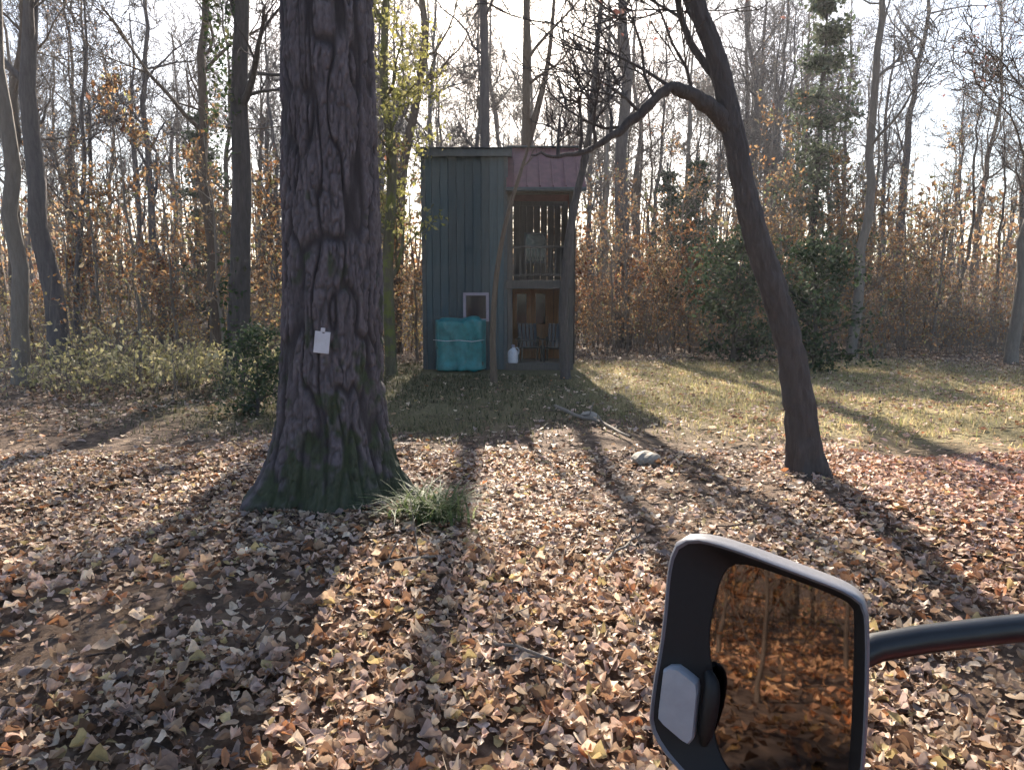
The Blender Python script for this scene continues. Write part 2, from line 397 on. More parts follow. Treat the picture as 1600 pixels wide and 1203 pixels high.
# ------------------------------------------------------------------ trees
def wob(r, p0, p1, n, amp):
    t = np.linspace(0, 1, n)[:, None]; p = np.asarray(p0) * (1 - t) + np.asarray(p1) * t
    j = np.cumsum(r.normal(0, amp, (n, 3)), 0); j -= j[0] + (j[-1] - j[0]) * t
    return p + j
def spline(pts, n):
    pts = np.asarray(pts, float); m = len(pts)
    s = np.linspace(0, m - 1, n); i = np.clip(s.astype(int), 0, m - 2); f = (s - i)[:, None]
    g = lambda k: pts[np.clip(k, 0, m - 1)]
    p0, p1, p2, p3 = g(i - 1), g(i), g(i + 1), g(i + 2)
    p0 = np.where((i == 0)[:, None], 2 * p1 - p2, p0); p3 = np.where((i == m - 2)[:, None], 2 * p2 - p1, p3)
    return .5 * (2 * p1 + (p2 - p0) * f + (2 * p0 - 5 * p1 + 4 * p2 - p3) * f ** 2 + (3 * p1 - p0 - 3 * p2 + p3) * f ** 3)
MINR = .006
def limb(r, T, p, d, L, rad, lev, maxlev, tips, up=.12, ks=(7, 5, 4, 3, 3)):
    n = 7 if lev < 2 else (5 if lev < 3 else 4)
    pts = [np.array(p)]; d = d / np.linalg.norm(d); dirs = [d]
    for i in range(n - 1):
        d = d + r.normal(0, .2, 3) + np.array([0, 0, up]); d /= np.linalg.norm(d)
        pts.append(pts[-1] + d * L / (n - 1)); dirs.append(d)
    pts = np.array(pts); rr = np.maximum(rad * np.linspace(1, .3, n), MINR)
    T.add(pts, rr, ks[min(lev, 4)])
    if lev >= maxlev: tips.append(pts); return
    nc = {1: 5, 2: 5, 3: 4}.get(lev, 3)
    for c in range(nc):
        s = r.uniform(.25, 1.0) if c else 1.0
        k = min(n - 1, int(s * (n - 1))); q = pts[k]; dd = dirs[k]
        side = r.standard_normal(3); side -= side @ dd * dd; side /= np.linalg.norm(side)
        nd = dd * r.uniform(.5, .9) + side * r.uniform(.5, .9)
        limb(r, T, q, nd, L * r.uniform(.42, .65), rr[k] * r.uniform(.5, .68), lev + 1, maxlev, tips, up, ks)
def crown(seed, path, rads, n1, L1, t0=.35, maxlev=4, up=.12, az=None, elev=(.35, 1.0)):
    r = np.random.default_rng(seed); T = Tubes(); tips = []; n = len(path)
    for c in range(n1):
        s = t0 + (1 - t0) * (c + r.random()) / n1
        f = s * (n - 1); i = min(int(f), n - 2); q = path[i] + (path[i + 1] - path[i]) * (f - i); rr = rads[i]
        a = r.random() * 2 * np.pi if az is None else az[c % len(az)] + r.normal(0, .3)
        e = r.uniform(*elev)
        d = np.array([np.cos(a) * np.cos(e), np.sin(a) * np.cos(e), np.sin(e)])
        limb(r, T, q, d, L1 * r.uniform(.6, 1.1) * (1.15 - .55 * s), min(rr * .55, .09) * r.uniform(.6, 1), 1, maxlev, tips, up)
    return T, tips
def tip_leaves(r, tips, per, size, pal, w, mat, name, spread=.12):
    pts = np.vstack(tips); idx = r.integers(0, len(pts), int(per * len(tips)))
    pos = pts[idx] + r.normal(0, spread, (len(idx), 3))
    V, F, C = scatter_leaves(r, pos, r.uniform(*size, len(pos)), .9, 3, palette(r, len(pos), pal, w))
    return mesh_np(name, V, F, mat, False, C)
def trunk_mesh(name, path, rads, k, mat, seed=0, flare=.0, rough=.06):
    path = np.asarray(path); n = len(path)
    V, F = tube_arrays(path, np.asarray(rads), k)
    V = V.reshape(n, k, 3); cen = path[:, None]
    th = np.arange(k) / k
    G = lattice(seed + 77, 12, 64)
    nz = vnoise(G, np.broadcast_to(th[None] * 12, (n, k)), np.broadcast_to(np.linspace(0, n * .35, n)[:, None], (n, k)))
    s = 1 + rough * 2 * (nz - .5)
    if k >= 40:      # near trunks: furrows and knots
        hz = np.linalg.norm(path - path[0], axis=1)[:, None] + 0 * th[None]; tt_ = th[None] + 0 * hz
        wv_ = 1.4 * (vnoise(lattice(seed + 5, 10, 64), tt_ * 10, hz * 3) - .5)
        fr_ = np.abs(2 * vnoise(lattice(seed + 6, 20, 256), tt_ * 20 + wv_, hz * 5) - 1)
        s = s + .14 * np.clip(fr_ * 2, 0, 1) - .08 + .25 * np.clip(vnoise(lattice(seed + 8, 4, 64), tt_ * 4, hz * 1.7) - .72, 0, 1)
    if flare:
        h = np.linalg.norm(path - path[0], axis=1)[:, None]
        lob = .6 + .4 * np.cos(2 * np.pi * (th[None] * 5 + .2 * seed))
        s = s + flare * np.exp(-h / (rads[0] * (2.4 if k >= 40 else 1.6))) * lob
    V = cen + (V - cen) * s[..., None]
    return mesh_np(name, V.reshape(-1, 3), F, mat)

# the big oak beside the camera
base = on_ground(524, 765)
oak = thing('oak_tree', 'massive furrowed oak trunk with flared mossy foot, nearest tree', 'tree', tuple(base))
om, nt, bs = new_mat('oak_trunk_bark')
v = coords(nt, (1, 1, .22)); n1 = noise(nt, v, 26, 6, .65, .3); v2 = coords(nt); n2 = noise(nt, v2, 2.2, 4)
a = node(nt, 'ShaderNodeAttribute', attribute_name='col')
c = ramp(nt, n1, [(.3, (.55, .55, .55)), (.7, (1.3, 1.3, 1.3))])
c = mixc(nt, 1.0, a.outputs['Color'], c, 'MULTIPLY'); c = mixc(nt, n2, c, mixc(nt, 1.0, c, (.72, .7, .74), 'MULTIPLY'))
nt.links.new(c, bs.inputs['Base Color']); bs.inputs['Roughness'].default_value = .95; bump(nt, bs, n1, .8, .012)
k, n = 400, 440
zz = np.concatenate([np.linspace(-.25, 3.6, 390), np.linspace(3.65, 9.5, n - 390)]); th = np.arange(k) / k
TH, ZZ = np.meshgrid(th, zz)
lean = np.stack([.012 * ZZ, 0 * ZZ], -1)
rad = .345 * (1 - .028 * np.clip(ZZ, 0, 10))
ph = TH * 2 * np.pi
lobes = .5 + .5 * np.cos(5 * ph + .6 + .5 * np.sin(ph)); lobes2 = .5 + .5 * np.cos(3 * ph + 2)
fl = np.exp(-np.clip(ZZ, 0, 9) / .26)
rad = rad + .19 * fl * (.35 + .75 * lobes ** 1.4 + .25 * lobes2) + .07 * np.exp(-np.clip(ZZ, 0, 9) / .9) + np.clip(-ZZ, 0, 1) * .25
warp = 1.1 * (vnoise(lattice(41, 16, 64), TH * 16, ZZ * 2.2) - .5)
f1 = vnoise(lattice(42, 36, 256), TH * 36 + 1.6 * warp, ZZ * 3.0 + 40); f2 = vnoise(lattice(43, 90, 512), TH * 90 + 2 * warp, ZZ * 9 + 40); f3 = vnoise(lattice(47, 180, 1024), TH * 180, ZZ * 40 + 40)
sst = lambda e, q: np.clip(q / e, 0, 1) ** 2 * (3 - 2 * np.clip(q / e, 0, 1))
ridge = sst(.34, np.abs(2 * f1 - 1)) * (.5 + .5 * sst(.35, np.abs(2 * f2 - 1))) * (.85 + .5 * (f3 - .5)) * .8
rad = rad + .04 * ridge - .015 + .015 * (vnoise(lattice(44, 6, 64), TH * 6, ZZ * 1.2) - .5) * 2
Vx = np.stack([lean[..., 0] + rad * np.cos(ph), rad * np.sin(ph), ZZ], -1)
mn = vnoise(lattice(45, 24, 256), TH * 24, ZZ * 7 + 9) * .6 + vnoise(lattice(46, 60, 512), TH * 60, ZZ * 18 + 9) * .4
mossf = np.clip((mn - .50 + .30 * np.exp(-np.clip(ZZ, 0, 9) / .35) + .10 * np.cos(ph + .9) - .16 * ZZ.clip(0, 4)) * 5, 0, 1)
bc = np.array([.036, .03, .033]) * (1 - ridge[..., None].clip(0, 1)) + np.array([.165, .142, .152]) * ridge[..., None].clip(0, 1)
bc = bc * (1 - mossf[..., None] * .8) + np.array([.04, .058, .02]) * mossf[..., None] * .8
i = np.arange(n - 1)[:, None] * k; j = np.arange(k)[None]; j2 = (j + 1) % k
F = np.stack([i + j, i + j2, i + k + j2, i + k + j], -1).reshape(-1, 4)
link('trunk', mesh_np('oak_trunk', Vx.reshape(-1, 3), F, om, True, bc.reshape(-1, 3)), oak)
pth = np.array([[.012 * z, 0, z] for z in np.linspace(5.5, 9.5, 8)]); pth = np.vstack([pth, wob(rng, (.12, .1, 9.9), (.8, .3, 16), 10, .1)])
T, tips = crown(3, pth, np.linspace(.2, .05, len(pth)), 9, 5.0, .1, 4)
T.add(pth[7:], np.linspace(.26, .05, len(pth) - 7), 12)
link('crown', T.mesh('oak_crown', M['bark_oak']), oak)
# white tag nailed to it
p = at(503, 535, base[1] - .375)
mb = MB().box((0, 0, 0), (.105, .008, .15), .003); mb.box((.0, -.002, .085), (.03, .006, .03), .002)
o = mb.build('marker_tag', M['white'], loc=tuple(p), rot=(math.radians(-3), math.radians(6), .06))
tag(o, 'small white tag nailed to the big oak trunk', 'tag')

def std_tree(name, label, path, r0, r1, bmat, seed, n1=10, L1=3.2, t0=.35, maxlev=4, k=14, flare=.35, group=None, leaves=None, az=None, up=.12, elev=(.35, 1.0), nn=46):
    """a tree on a trunk path given in world coordinates"""
    path = spline(path, nn); b = path[0].copy(); path = path - b
    rads = r1 + (r0 - r1) * (1 - np.linspace(0, 1, nn)) ** .9
    t = thing(name, label, 'tree', tuple(b), 0, group)
    link('trunk', trunk_mesh(name + '_trunk', path, rads, k, bmat, seed, flare), t)
    T, tips = crown(seed, path, rads, n1, L1, t0, maxlev, up, az, elev)
    link('crown', T.mesh(name + '_crown', bmat), t)
    if leaves:
        per, size, pal, w = leaves
        link('leaves', tip_leaves(np.random.default_rng(seed + 1), tips, per, size, pal, w, M['leaf'], name + '_leaves'), t)
    return t
def gpt(px, py, dz=-.12):
    q = on_ground(px, py); q[2] += dz; return q
BROWN = (np.array([(.3, .17, .09), (.36, .25, .15), (.22, .11, .06), (.42, .33, .22)]), np.array([.3, .3, .2, .2]))
PLUM = (np.array([(.2, .09, .08), (.26, .14, .12), (.16, .1, .09)]), np.array([.4, .3, .3]))

# leaning tree at the right with its arching bough
b = gpt(1266, 742); D = b[1]
pl = [b, at(1250, 640, D), at(1226, 510, D), at(1188, 390, D), at(1162, 290, D), at(1142, 190, D), at(1122, 100, D), at(1090, 10, D), at(1050, -110, D), at(1030, -330, D), at(1040, -560, D)]
t = std_tree('leaning_tree', 'dark leaning tree at the right with a bough arching left', pl, .128, .035, M['bark_dark'], 51, 8, 2.6, .5, 4, 56, 1.0, nn=260, leaves=(.35, (.05, .09), *PLUM))
a0 = at(1146, 205, D)
arch = spline([a0, at(1118, 175, D - .05), at(1085, 152, D - .1), at(1050, 138, D - .15), at(1015, 168, D - .2), at(980, 200, D - .22), at(950, 222, D - .25), at(915, 240, D - .28), at(870, 247, D - .3), at(835, 246, D - .3)], 40)
rr = np.concatenate([np.linspace(.08, .052, 12), np.linspace(.05, .007, 28)]) * (1 + .1 * rng.standard_normal(40))
arch = arch + np.cumsum(rng.normal(0, .006, (40, 3)), 0) * np.linspace(0, 1, 40)[:, None] * .5 + rng.normal(0, .006, (40, 3))
T = Tubes(); T.add(arch - b, rr, 12); r = np.random.default_rng(4); tips = []
for i, L in ((9, .9), (13, 1.1), (16, .8), (19, .7), (22, .75), (25, .6), (28, .6), (31, .5), (34, .4)):
    limb(r, T, arch[i] - b, np.array([r.normal(-.3, .5), r.normal(0, .5), r.uniform(.1, 1)]), L, .016, 2, 4, tips, .05)
link('bough', T.mesh('arching_bough', M['bark_dark']), t)
# slim curving tree in front of the cabin's right corner
b3 = gpt(884, 592)
std_tree('slim_tree', 'slim curving tree in front of the cabin porch corner', [b3, at(880, 500, b3[1]), at(886, 400, b3[1]), at(900, 310, b3[1]), at(916, 240, b3[1]), at(928, 150, b3[1]), at(936, 40, b3[1]), at(955, -120, b3[1])], .11, .03, M['bark_dark'], 53, 6, 2.0, .5, 3, 12)
b6 = gpt(772, 598)
std_tree('facade_tree', 'slim reddish tree leaning across the middle of the cabin front', [b6, at(770, 520, b6[1]), at(776, 430, b6[1]), at(790, 350, b6[1]), at(810, 280, b6[1]), at(828, 222, b6[1]), at(842, 170, b6[1])], .07, .012, M['bark_brown'], 60, 5, .8, .7, 2, 12)
# two trees behind the cabin whose shadows reach the camera
xa = -.84
std_tree('tall_tree', 'tall grey tree rising straight behind the middle of the cabin', [(xa - .03, 22.2, 0), (xa, 22.2, 4), (xa + .02, 22.2, 8), (xa - .02, 22.2, 12), (xa, 22.3, 16)], .18, .07, M['bark_grey'], 54, 8, 3.6, .55, 3, 16)
xb = .42
tb = std_tree('forked_tree', 'forked brown tree rising behind the red porch roof', [(xb - .28, 22.6, 0), (xb - .16, 22.6, 3), (xb + .0, 22.6, 6.0), (xb + .03, 22.6, 9), (xb + .02, 22.6, 12), (xb + .1, 22.6, 16)], .19, .06, M['bark_brown'], 55, 8, 3.4, .5, 3, 16, leaves=(.3, (.06, .1), *PLUM))
fk = spline([(.1, 0, 6.4), (.45, 0, 7.6), (.8, .1, 9.2), (1.0, .1, 11.5)], 16) + np.array([.2, 0, 0]); T = Tubes(); T.add(fk, np.linspace(.13, .04, 16), 10)
link('fork', T.mesh('fork', M['bark_brown']), tb)
# left of the cabin
b4 = gpt(612, 588)
std_tree('mossy_tree', 'slender moss-green tree between the oak and the cabin', [b4, at(606, 420, b4[1]), at(612, 260, b4[1]), at(600, 120, b4[1]), at(604, -40, b4[1]), at(600, -300, b4[1])], .13, .05, M['bark_moss'], 56, 12, 2.2, .12, 3, 12, leaves=(12, (.07, .13), np.array([(.36, .34, .1), (.42, .38, .16), (.28, .27, .09)]), np.array([.4, .3, .3])))
std_tree('crooked_tree', 'crooked tree leaning over the left corner of the cabin', [at(618, 556, 23.5), at(622, 420, 23.5), at(628, 280, 23.5), at(650, 160, 23.5), at(664, 60, 23.5), at(655, -60, 23.5), at(668, -260, 23.5)], .2, .06, M['bark_brown'], 57, 9, 3.0, .4, 3, 12)
b5 = gpt(372, 600)
te = std_tree('ivy_tree', 'dark ivy-clad trunk left of the oak', [b5, at(374, 450, b5[1]), at(378, 300, b5[1]), at(374, 150, b5[1]), at(378, 0, b5[1]), at(384, -250, b5[1])], .21, .1, M['bark_dark'], 58, 7, 3.4, .55, 4, 16)
r = np.random.default_rng(6); n = 1500
hh = r.uniform(0.4, 8, n); aa = r.random(n) * 2 * np.pi; rad = .2 + .12 * r.random(n) * np.clip(hh / 3, .3, 1.4)
keep = r.random(n) < np.clip(.2 + .5 * np.sin(hh * 1.1 + 1) + .3, 0, 1); hh, aa, rad = hh[keep], aa[keep], rad[keep]
V, F, C = scatter_leaves(r, np.stack([rad * np.cos(aa), rad * np.sin(aa), hh], 1), r.uniform(.07, .13, len(hh)), .9, 3, palette(r, len(hh), np.array([(.04, .07, .03), (.07, .1, .035), (.1, .1, .05)]), np.array([.4, .4, .2])))
link('ivy', mesh_np('ivy', V, F, M['green_leaf'], False, C), te)
std_tree('blue_grey_tree', 'broad grey trunk in the woods right of the cabin', [at(972, 548, 27), at(972, 400, 27), at(970, 250, 27), at(980, 120, 27), at(972, 0, 27), at(985, -160, 27)], .3, .09, M['bark_grey'], 59, 9, 3.6, .45, 3, 16)

# woods: a few shapes, many trees
def tree_shape(i, H, r0, mat, n1, L1, leaves=None, t0=.35, maxlev=4, k=10):
    r = np.random.default_rng(700 + i)
    path = wob(r, (0, 0, -.3), (r.normal(0, .6), r.normal(0, .6), H), 20, .06 * H / 12)
    rads = r0 * (1 - np.linspace(0, 1, 20) * .82)
    T, tips = crown(700 + i, path, rads, n1, L1, t0, maxlev)
    parts = [('trunk', trunk_mesh('woods_trunk', path, rads, k, mat, i, .3)), ('crown', T.mesh('woods_crown', mat))]
    if leaves: parts.append(('leaves', tip_leaves(r, tips, leaves[0], leaves[1], leaves[2], leaves[3], M['leaf'], 'woods_leaves')))
    return parts
def place(parts, name, label, cat, group, loc, rz, s):
    t = thing(name, label, cat, loc, rz, group); t.scale = (s, s, s)
    for nm, me in parts:
        o_ = link(nm, me, t)
        if nm == 'branches': o_['kind'] = 'stuff'
    return t
MINR = .009
WOODS = [tree_shape(0, 15, .17, M['bark_grey'], 11, 3.6), tree_shape(1, 17, .2, M['bark_brown'], 12, 4.0),
         tree_shape(2, 13, .12, M['bark_grey'], 10, 2.8, (.5, (.06, .1), *BROWN)), tree_shape(3, 16, .15, M['bark_pale'], 10, 3.2),
         tree_shape(4, 14, .1, M['bark_brown'], 10, 2.6, (.4, (.06, .1), *PLUM)), tree_shape(5, 18, .24, M['bark_grey'], 12, 4.2)]
r = np.random.default_rng(91); spots = []
tries = 0
while len(spots) < 88 and tries < 6000:
    tries += 1
    y = 24 + 62 * r.random() ** 0.9; x = (r.random() * 2 - 1) * (.74 * y + 1)
    pxx = 800 + x / y * 1100
    if any(math.hypot(x - a, y - b) < 2.0 + .02 * y for a, b in spots): continue
    if y < 50 and -9 < x < 13: continue
    if y < 36 and 13 <= x < 17: continue
    if 640 < pxx < 666 or 1040 < pxx < 1075: continue
    spots.append((x, y))
far_ = [(r.uniform(-15, 20), r.uniform(50, 63)) for i in range(36)] + [(r.uniform(-20, 26), r.uniform(63, 84)) for i in range(20)]
spots += [q for q in far_ if not 636 < 800 + q[0] / q[1] * 1100 < 668]
for q in ((-9.5, 13.5), (-11.5, 18), (-8.2, 20), (-13.5, 22), (11.2, 15), (13.5, 19), (10.2, 21), (-7.2, 9.0)): spots.append(q)
MINR = .006
RANK = ['largest', 'second largest', 'third largest', 'fourth largest', 'fifth largest', 'sixth largest', 'seventh largest', 'eighth largest', 'ninth largest', 'tenth largest', 'eleventh largest', 'twelfth largest']
def zone(x, y, far):
    p = 800 + x / y * 1100
    for lim, w in ((130, 'at the far left'), (355, 'left of the ivy-clad trunk'), (440, 'between ivy-clad trunk and oak'), (600, 'hidden partly by the oak'), (665, 'between oak and cabin'), (800, 'above the flat cabin roof' if far else 'behind the cabin wall'), (920, 'above the red porch roof' if far else 'behind the porch'), (1010, 'just right of the porch'), (1110, 'under the arching bough'), (1250, 'behind the leaning trunk'), (1420, 'just right of the leaning trunk'), (9999, 'at the far right')):
        if p < lim: return w
def label_all(items, far):
    """items: (kind text, x, y, size); a label for each, ranked where a kind repeats in one place"""
    out = [None] * len(items); d = {}
    for i, (kt, x, y, sz) in enumerate(items): d.setdefault((kt, zone(x, y, far)), []).append((-sz / y, i))
    for (kt, zn), L in d.items():
        for k_, (_, i) in enumerate(sorted(L)): out[i] = kt + ' ' + zn + (', ' + RANK[min(k_, 11)] if len(L) > 1 else '')
    return out
kinds = ['bare grey woods tree', 'bare brown woods tree', 'thin grey woods tree with dry leaves', 'pale barked woods tree', 'thin plum leaved woods tree', 'stout grey woods tree']
its = []
for (x, y) in spots:
    kd = int(r.integers(0, 6)); its.append((kd, x, y, r.random() * 6.28, r.uniform(.85, 1.15) * (1.42 if y > 49.5 else 1.1 if y > 42 else 1)))
labs = label_all([(kinds[k_], x, y, sc_) for k_, x, y, _, sc_ in its], True)
for (kd, x, y, az_, sc_), lb in zip(its, labs):
    place(WOODS[kd], 'woods_tree', lb, 'tree', 'bare trees in the woods', (x, y, float(gh(x, y)) - .05), az_, sc_)

# leafy saplings and brush along the far edge of the clearing
TAN = (np.array([(.44, .28, .14), (.48, .36, .22), (.34, .17, .075), (.42, .22, .09), (.27, .13, .08), (.3, .29, .13)]), np.array([.27, .2, .15, .18, .08, .12]))
def sapling_shape(i, H, r0, mat, n1, L1, per, size, pal, t0=.15):
    r = np.random.default_rng(800 + i); path = wob(r, (0, 0, -.1), (r.normal(0, .25), r.normal(0, .25), H), 12, .03)
    rads = r0 * (1 - np.linspace(0, 1, 12) * .8)
    T, tips = crown(800 + i, path, rads, n1, L1, t0, 3, .1)
    lf = tip_leaves(r, tips, per, size, pal[0], pal[1], M['leaf'], 'sapling_leaves', .035)
    return [('trunk', trunk_mesh('sapling_trunk', path, rads, 7, mat, i, .1)), ('crown', T.mesh('sapling_twigs', mat)), ('leaves', lf)]
RUST = (np.array([(.34, .15, .06), (.42, .22, .08), (.26, .1, .05)]), np.array([.4, .3, .3]))
SAP = [sapling_shape(0, 4.2, .035, M['bark_pale'], 12, 1.2, 2.2, (.06, .11), TAN), sapling_shape(1, 3.2, .03, M['bark_brown'], 12, 1.1, 2.6, (.06, .11), TAN),
       sapling_shape(2, 5.2, .045, M['bark_pale'], 13, 1.4, 1.4, (.06, .11), TAN), sapling_shape(3, 2.6, .028, M['bark_brown'], 11, 1.1, 3.0, (.06, .12), RUST)]
slab = ['tan leaved sapling', 'short brown sapling', 'tall thin sapling', 'rust leaved sapling']
r = np.random.default_rng(92); ss = []
for x in np.arange(2.2, 14.5, .42): ss.append((x + r.normal(0, .2), 22.6 + abs(r.normal(0, 2.6)) + .02 * x))
for x in np.arange(-14, -2.6, .6): ss.append((x + r.normal(0, .25), 20.5 + abs(r.normal(0, 2.5))))
for q in ((-5.2, 17.5), (-4.2, 19.2), (-6.6, 16.2), (-3.3, 18.9), (-8.2, 15.5), (-2.75, 20.5)): ss.append(q)
its = []
for (x, y) in ss: its.append((int(r.choice(4, p=[.33, .27, .25, .15])), x, y, r.random() * 6.28, r.uniform(.85, 1.45)))
labs = label_all([(slab[k_], x, y, sc_) for k_, x, y, _, sc_ in its], False)
for (kd, x, y, az_, sc_), lb in zip(its, labs):
    place(SAP[kd], 'sapling', lb, 'sapling', 'leafy saplings at the clearing edge', (x, y, float(gh(x, y))), az_, sc_)

# brush: thin stems and dead leaves, uncountable
def brush(name, label, seed, n, region, h, pal, stem_mat):
    r = np.random.default_rng(seed); x0, x1, y0, y1 = region
    x = r.uniform(x0, x1, n); y = r.uniform(y0, y1, n)
    keep = ~((x > HX0 - .5) & (x < HX1 + .4) & (y > 15) & (y < HY1 + .4)); x, y = x[keep], y[keep]; n = len(x)
    H = r.uniform(h[0], h[1], n) * (.6 + .8 * vnoise(lattice(seed, 64, 64), x * .6 + 30, y * .6))
    T = Tubes(); pos = []
    for i in range(n):
        q = np.array([x[i], y[i], float(gh(x[i], y[i])) - .03]); e = q + np.array([r.normal(0, .2) * H[i], r.normal(0, .2) * H[i], H[i]])
        pts = wob(r, q, e, 5, .03 * H[i]); T.add(pts, np.linspace(.011, .003, 5), 3)
        for c in range(3):
            a = pts[int(r.integers(1, 4))]; L = H[i] * .35; dd = r.standard_normal(3) * .6 + np.array([0, 0, .6])
            tp = np.array([a, a + dd * L * .5, a + dd * L]); T.add(tp, np.array([.006, .004, .002]), 3); pos.append(tp[2]); pos.append(tp[1])
        pos.append(e)
    o = tag(link(name, T.mesh(name, stem_mat)), label, 'brush', kind='stuff')
    pos = np.array(pos); pos = np.vstack([pos, pos]) + r.normal(0, .07, (2 * len(pos), 3))
    V, F, C = scatter_leaves(r, pos, r.uniform(.06, .12, len(pos)), .9, 3, palette(r, len(pos), *pal))
    link('leaves', mesh_np(name + '_leaves', V, F, M['leaf'], False, C), o)
brush('undergrowth', 'tan and brown undergrowth behind the clearing on the right', 61, 2400, (1.8, 22, 21.2, 36), (.8, 3.4), TAN, M['bark_pale'])
brush('left_undergrowth', 'tan undergrowth in the woods left of the cabin', 62, 1100, (-20, -2.3, 18, 32), (.6, 2.8), (np.array([(.5, .38, .14), (.5, .3, .12), (.46, .4, .2), (.36, .2, .09)]), np.array([.3, .25, .25, .2])), M['bark_pale'])
brush('rear_undergrowth', 'brown brush behind the vehicle, seen in the side mirror', 66, 420, (-24, -3, -24, -8), (.6, 2.2), TAN, M['bark_brown'])
PALEG = (np.array([(.5, .44, .22), (.55, .48, .3), (.36, .33, .15)]), np.array([.4, .3, .3]))
brush('yellow_weeds', 'pale yellow dry weeds left of the oak', 63, 330, (-9, -3.6, 11.5, 16), (.35, .9), PALEG, M['bark_pale'])

# far woods: one mass of distant trunks and twigs
r = np.random.default_rng(64); T = Tubes()
for i in range(650):
    y = r.uniform(70, 130); x = (r.random() * 2 - 1) * (.78 * y + 4); z = float(gh(x, y)); H = r.uniform(7, 17)
    pth = wob(r, (x, y, z - .3), (x + r.normal(0, .8), y, z + H), 6, .15); T.add(pth, np.linspace(r.uniform(.1, .22), .03, 6), 4)
    for c in range(9):
        q = pth[int(r.integers(1, 6))]; d = np.array([r.normal(0, 1), r.normal(0, .4), r.uniform(.2, 1.2)]); L = r.uniform(1, 3)
        T.add(np.array([q, q + d * L * .5 + r.normal(0, .15, 3), q + d * L]), np.array([.05, .035, .015]), 3)
tag(link('distant_woods', T.mesh('distant_woods', M['bark_grey'])), 'far mass of grey bare trees behind the woods', 'woods', kind='stuff')
r = np.random.default_rng(65); n = 30000
y = r.uniform(45, 120, n); x = (r.random(n) * 2 - 1) * (.78 * y + 4); z = gh(x, y) + r.random(n) ** 1.5 * 9
V, F, C = scatter_leaves(r, np.stack([x, y, z], 1), r.uniform(.25, .6, n), .9, 3, palette(r, n, *TAN) * .9)
tag(link('distant_brush', mesh_np('distant_brush', V, F, M['leaf'], False, C)), 'tan haze of brush on the far forest floor', 'brush', kind='stuff')

# evergreens
GREEN = (np.array([(.035, .06, .028), (.055, .085, .04), (.08, .1, .05), (.06, .08, .055)]), np.array([.3, .3, .2, .2]))
def evergreen_shape(i, H, R0, n, mat=M['bark_dark'], size=(.10, .2), pal=GREEN, z0=.15, shrub=False):
    r = np.random.default_rng(900 + i); path = wob(r, (0, 0, -.1), (r.normal(0, .1), r.normal(0, .1), H), 14, .02 * H / 4)
    rads = (.045 if shrub else .012 * H + .02) * (1 - np.linspace(0, 1, 14) * .85)
    T = Tubes(); pos = []; nb = int(H * (14 if shrub else 9))
    for c in range(nb):
        s = z0 + (1 - z0) * (c + r.random()) / nb; q = path[min(13, int(s * 13))]; a = r.random() * 6.283
        reach = R0 * ((1 - s) ** .7 if not shrub else math.sqrt(max(.05, 1 - (2 * s - .9) ** 2))) * r.uniform(.55, 1.1) + .08
        d = np.array([np.cos(a), np.sin(a), r.uniform(-.25, .35) if not shrub else r.uniform(.1, .8)])
        pts = wob(r, q, q + d * reach, 5, .04 * reach); T.add(pts, np.linspace(.02 * (1 - s) + .01, .004, 5), 3)
        m = max(3, int(n / nb)); tt = r.random(m) ** .6
        pos.append(q + d * reach * tt[:, None] + r.normal(0, .10 + .05 * reach, (m, 3)))
    pos = np.vstack(pos)
    V, F, C = scatter_leaves(r, pos, r.uniform(*size, len(pos)), .7, 3, palette(r, len(pos), *pal))
    return [('trunk', trunk_mesh('evergreen_trunk', path, rads, 8, mat, i, .2)), ('branches', T.mesh('evergreen_branches', mat)), ('crown', mesh_np('evergreen_crown', V, F, M['green_leaf'], False, C))]
GREYGREEN = (np.array([(.09, .12, .075), (.13, .155, .1), (.16, .18, .12), (.12, .13, .1)]), np.array([.3, .3, .2, .2]))
E0, E1, E2 = evergreen_shape(0, 10, 2.0, 5200, pal=GREYGREEN), evergreen_shape(1, 1.9, .85, 2600, size=(.06, .11), z0=.08, shrub=True), evergreen_shape(2, 7.5, 1.7, 6000)
def ev(parts, nm, label, cat, px, Y, s, rz, dz=0):
    x = (px - 800) / 1100 * Y; return place(parts, nm, label, cat, None, (x, Y, float(gh(x, Y)) + dz), rz, s)
ev(E0, 'evergreen_tree', 'grey green evergreen behind the leaning tree at the right', 'tree', 1265, 25, 1.25, 0)
ev(E2, 'evergreen_tree', 'small evergreen in the woods right of the cabin', 'tree', 1085, 34, 1.15, 2)
ev(E2, 'evergreen_tree', 'farther small evergreen under the arching bough', 'tree', 1035, 42, 1.25, 5)
ev(E0, 'evergreen_tree', 'evergreen standing far behind the ivy-clad trunk', 'tree', 330, 30, 1.0, 4)
ev(E1, 'evergreen_shrub', 'dark green bush under the leaning tree at the clearing edge', 'shrub', 1146, 19, 1.75, 1)
ev(E1, 'evergreen_shrub', 'low dark bush on the ground left of the oak', 'shrub', 398, 9.6, .62, 3)
ev(E1, 'evergreen_shrub', 'dark bush at the wood edge right of the leaning trunk', 'shrub', 1275, 16.5, 1.5, 5)
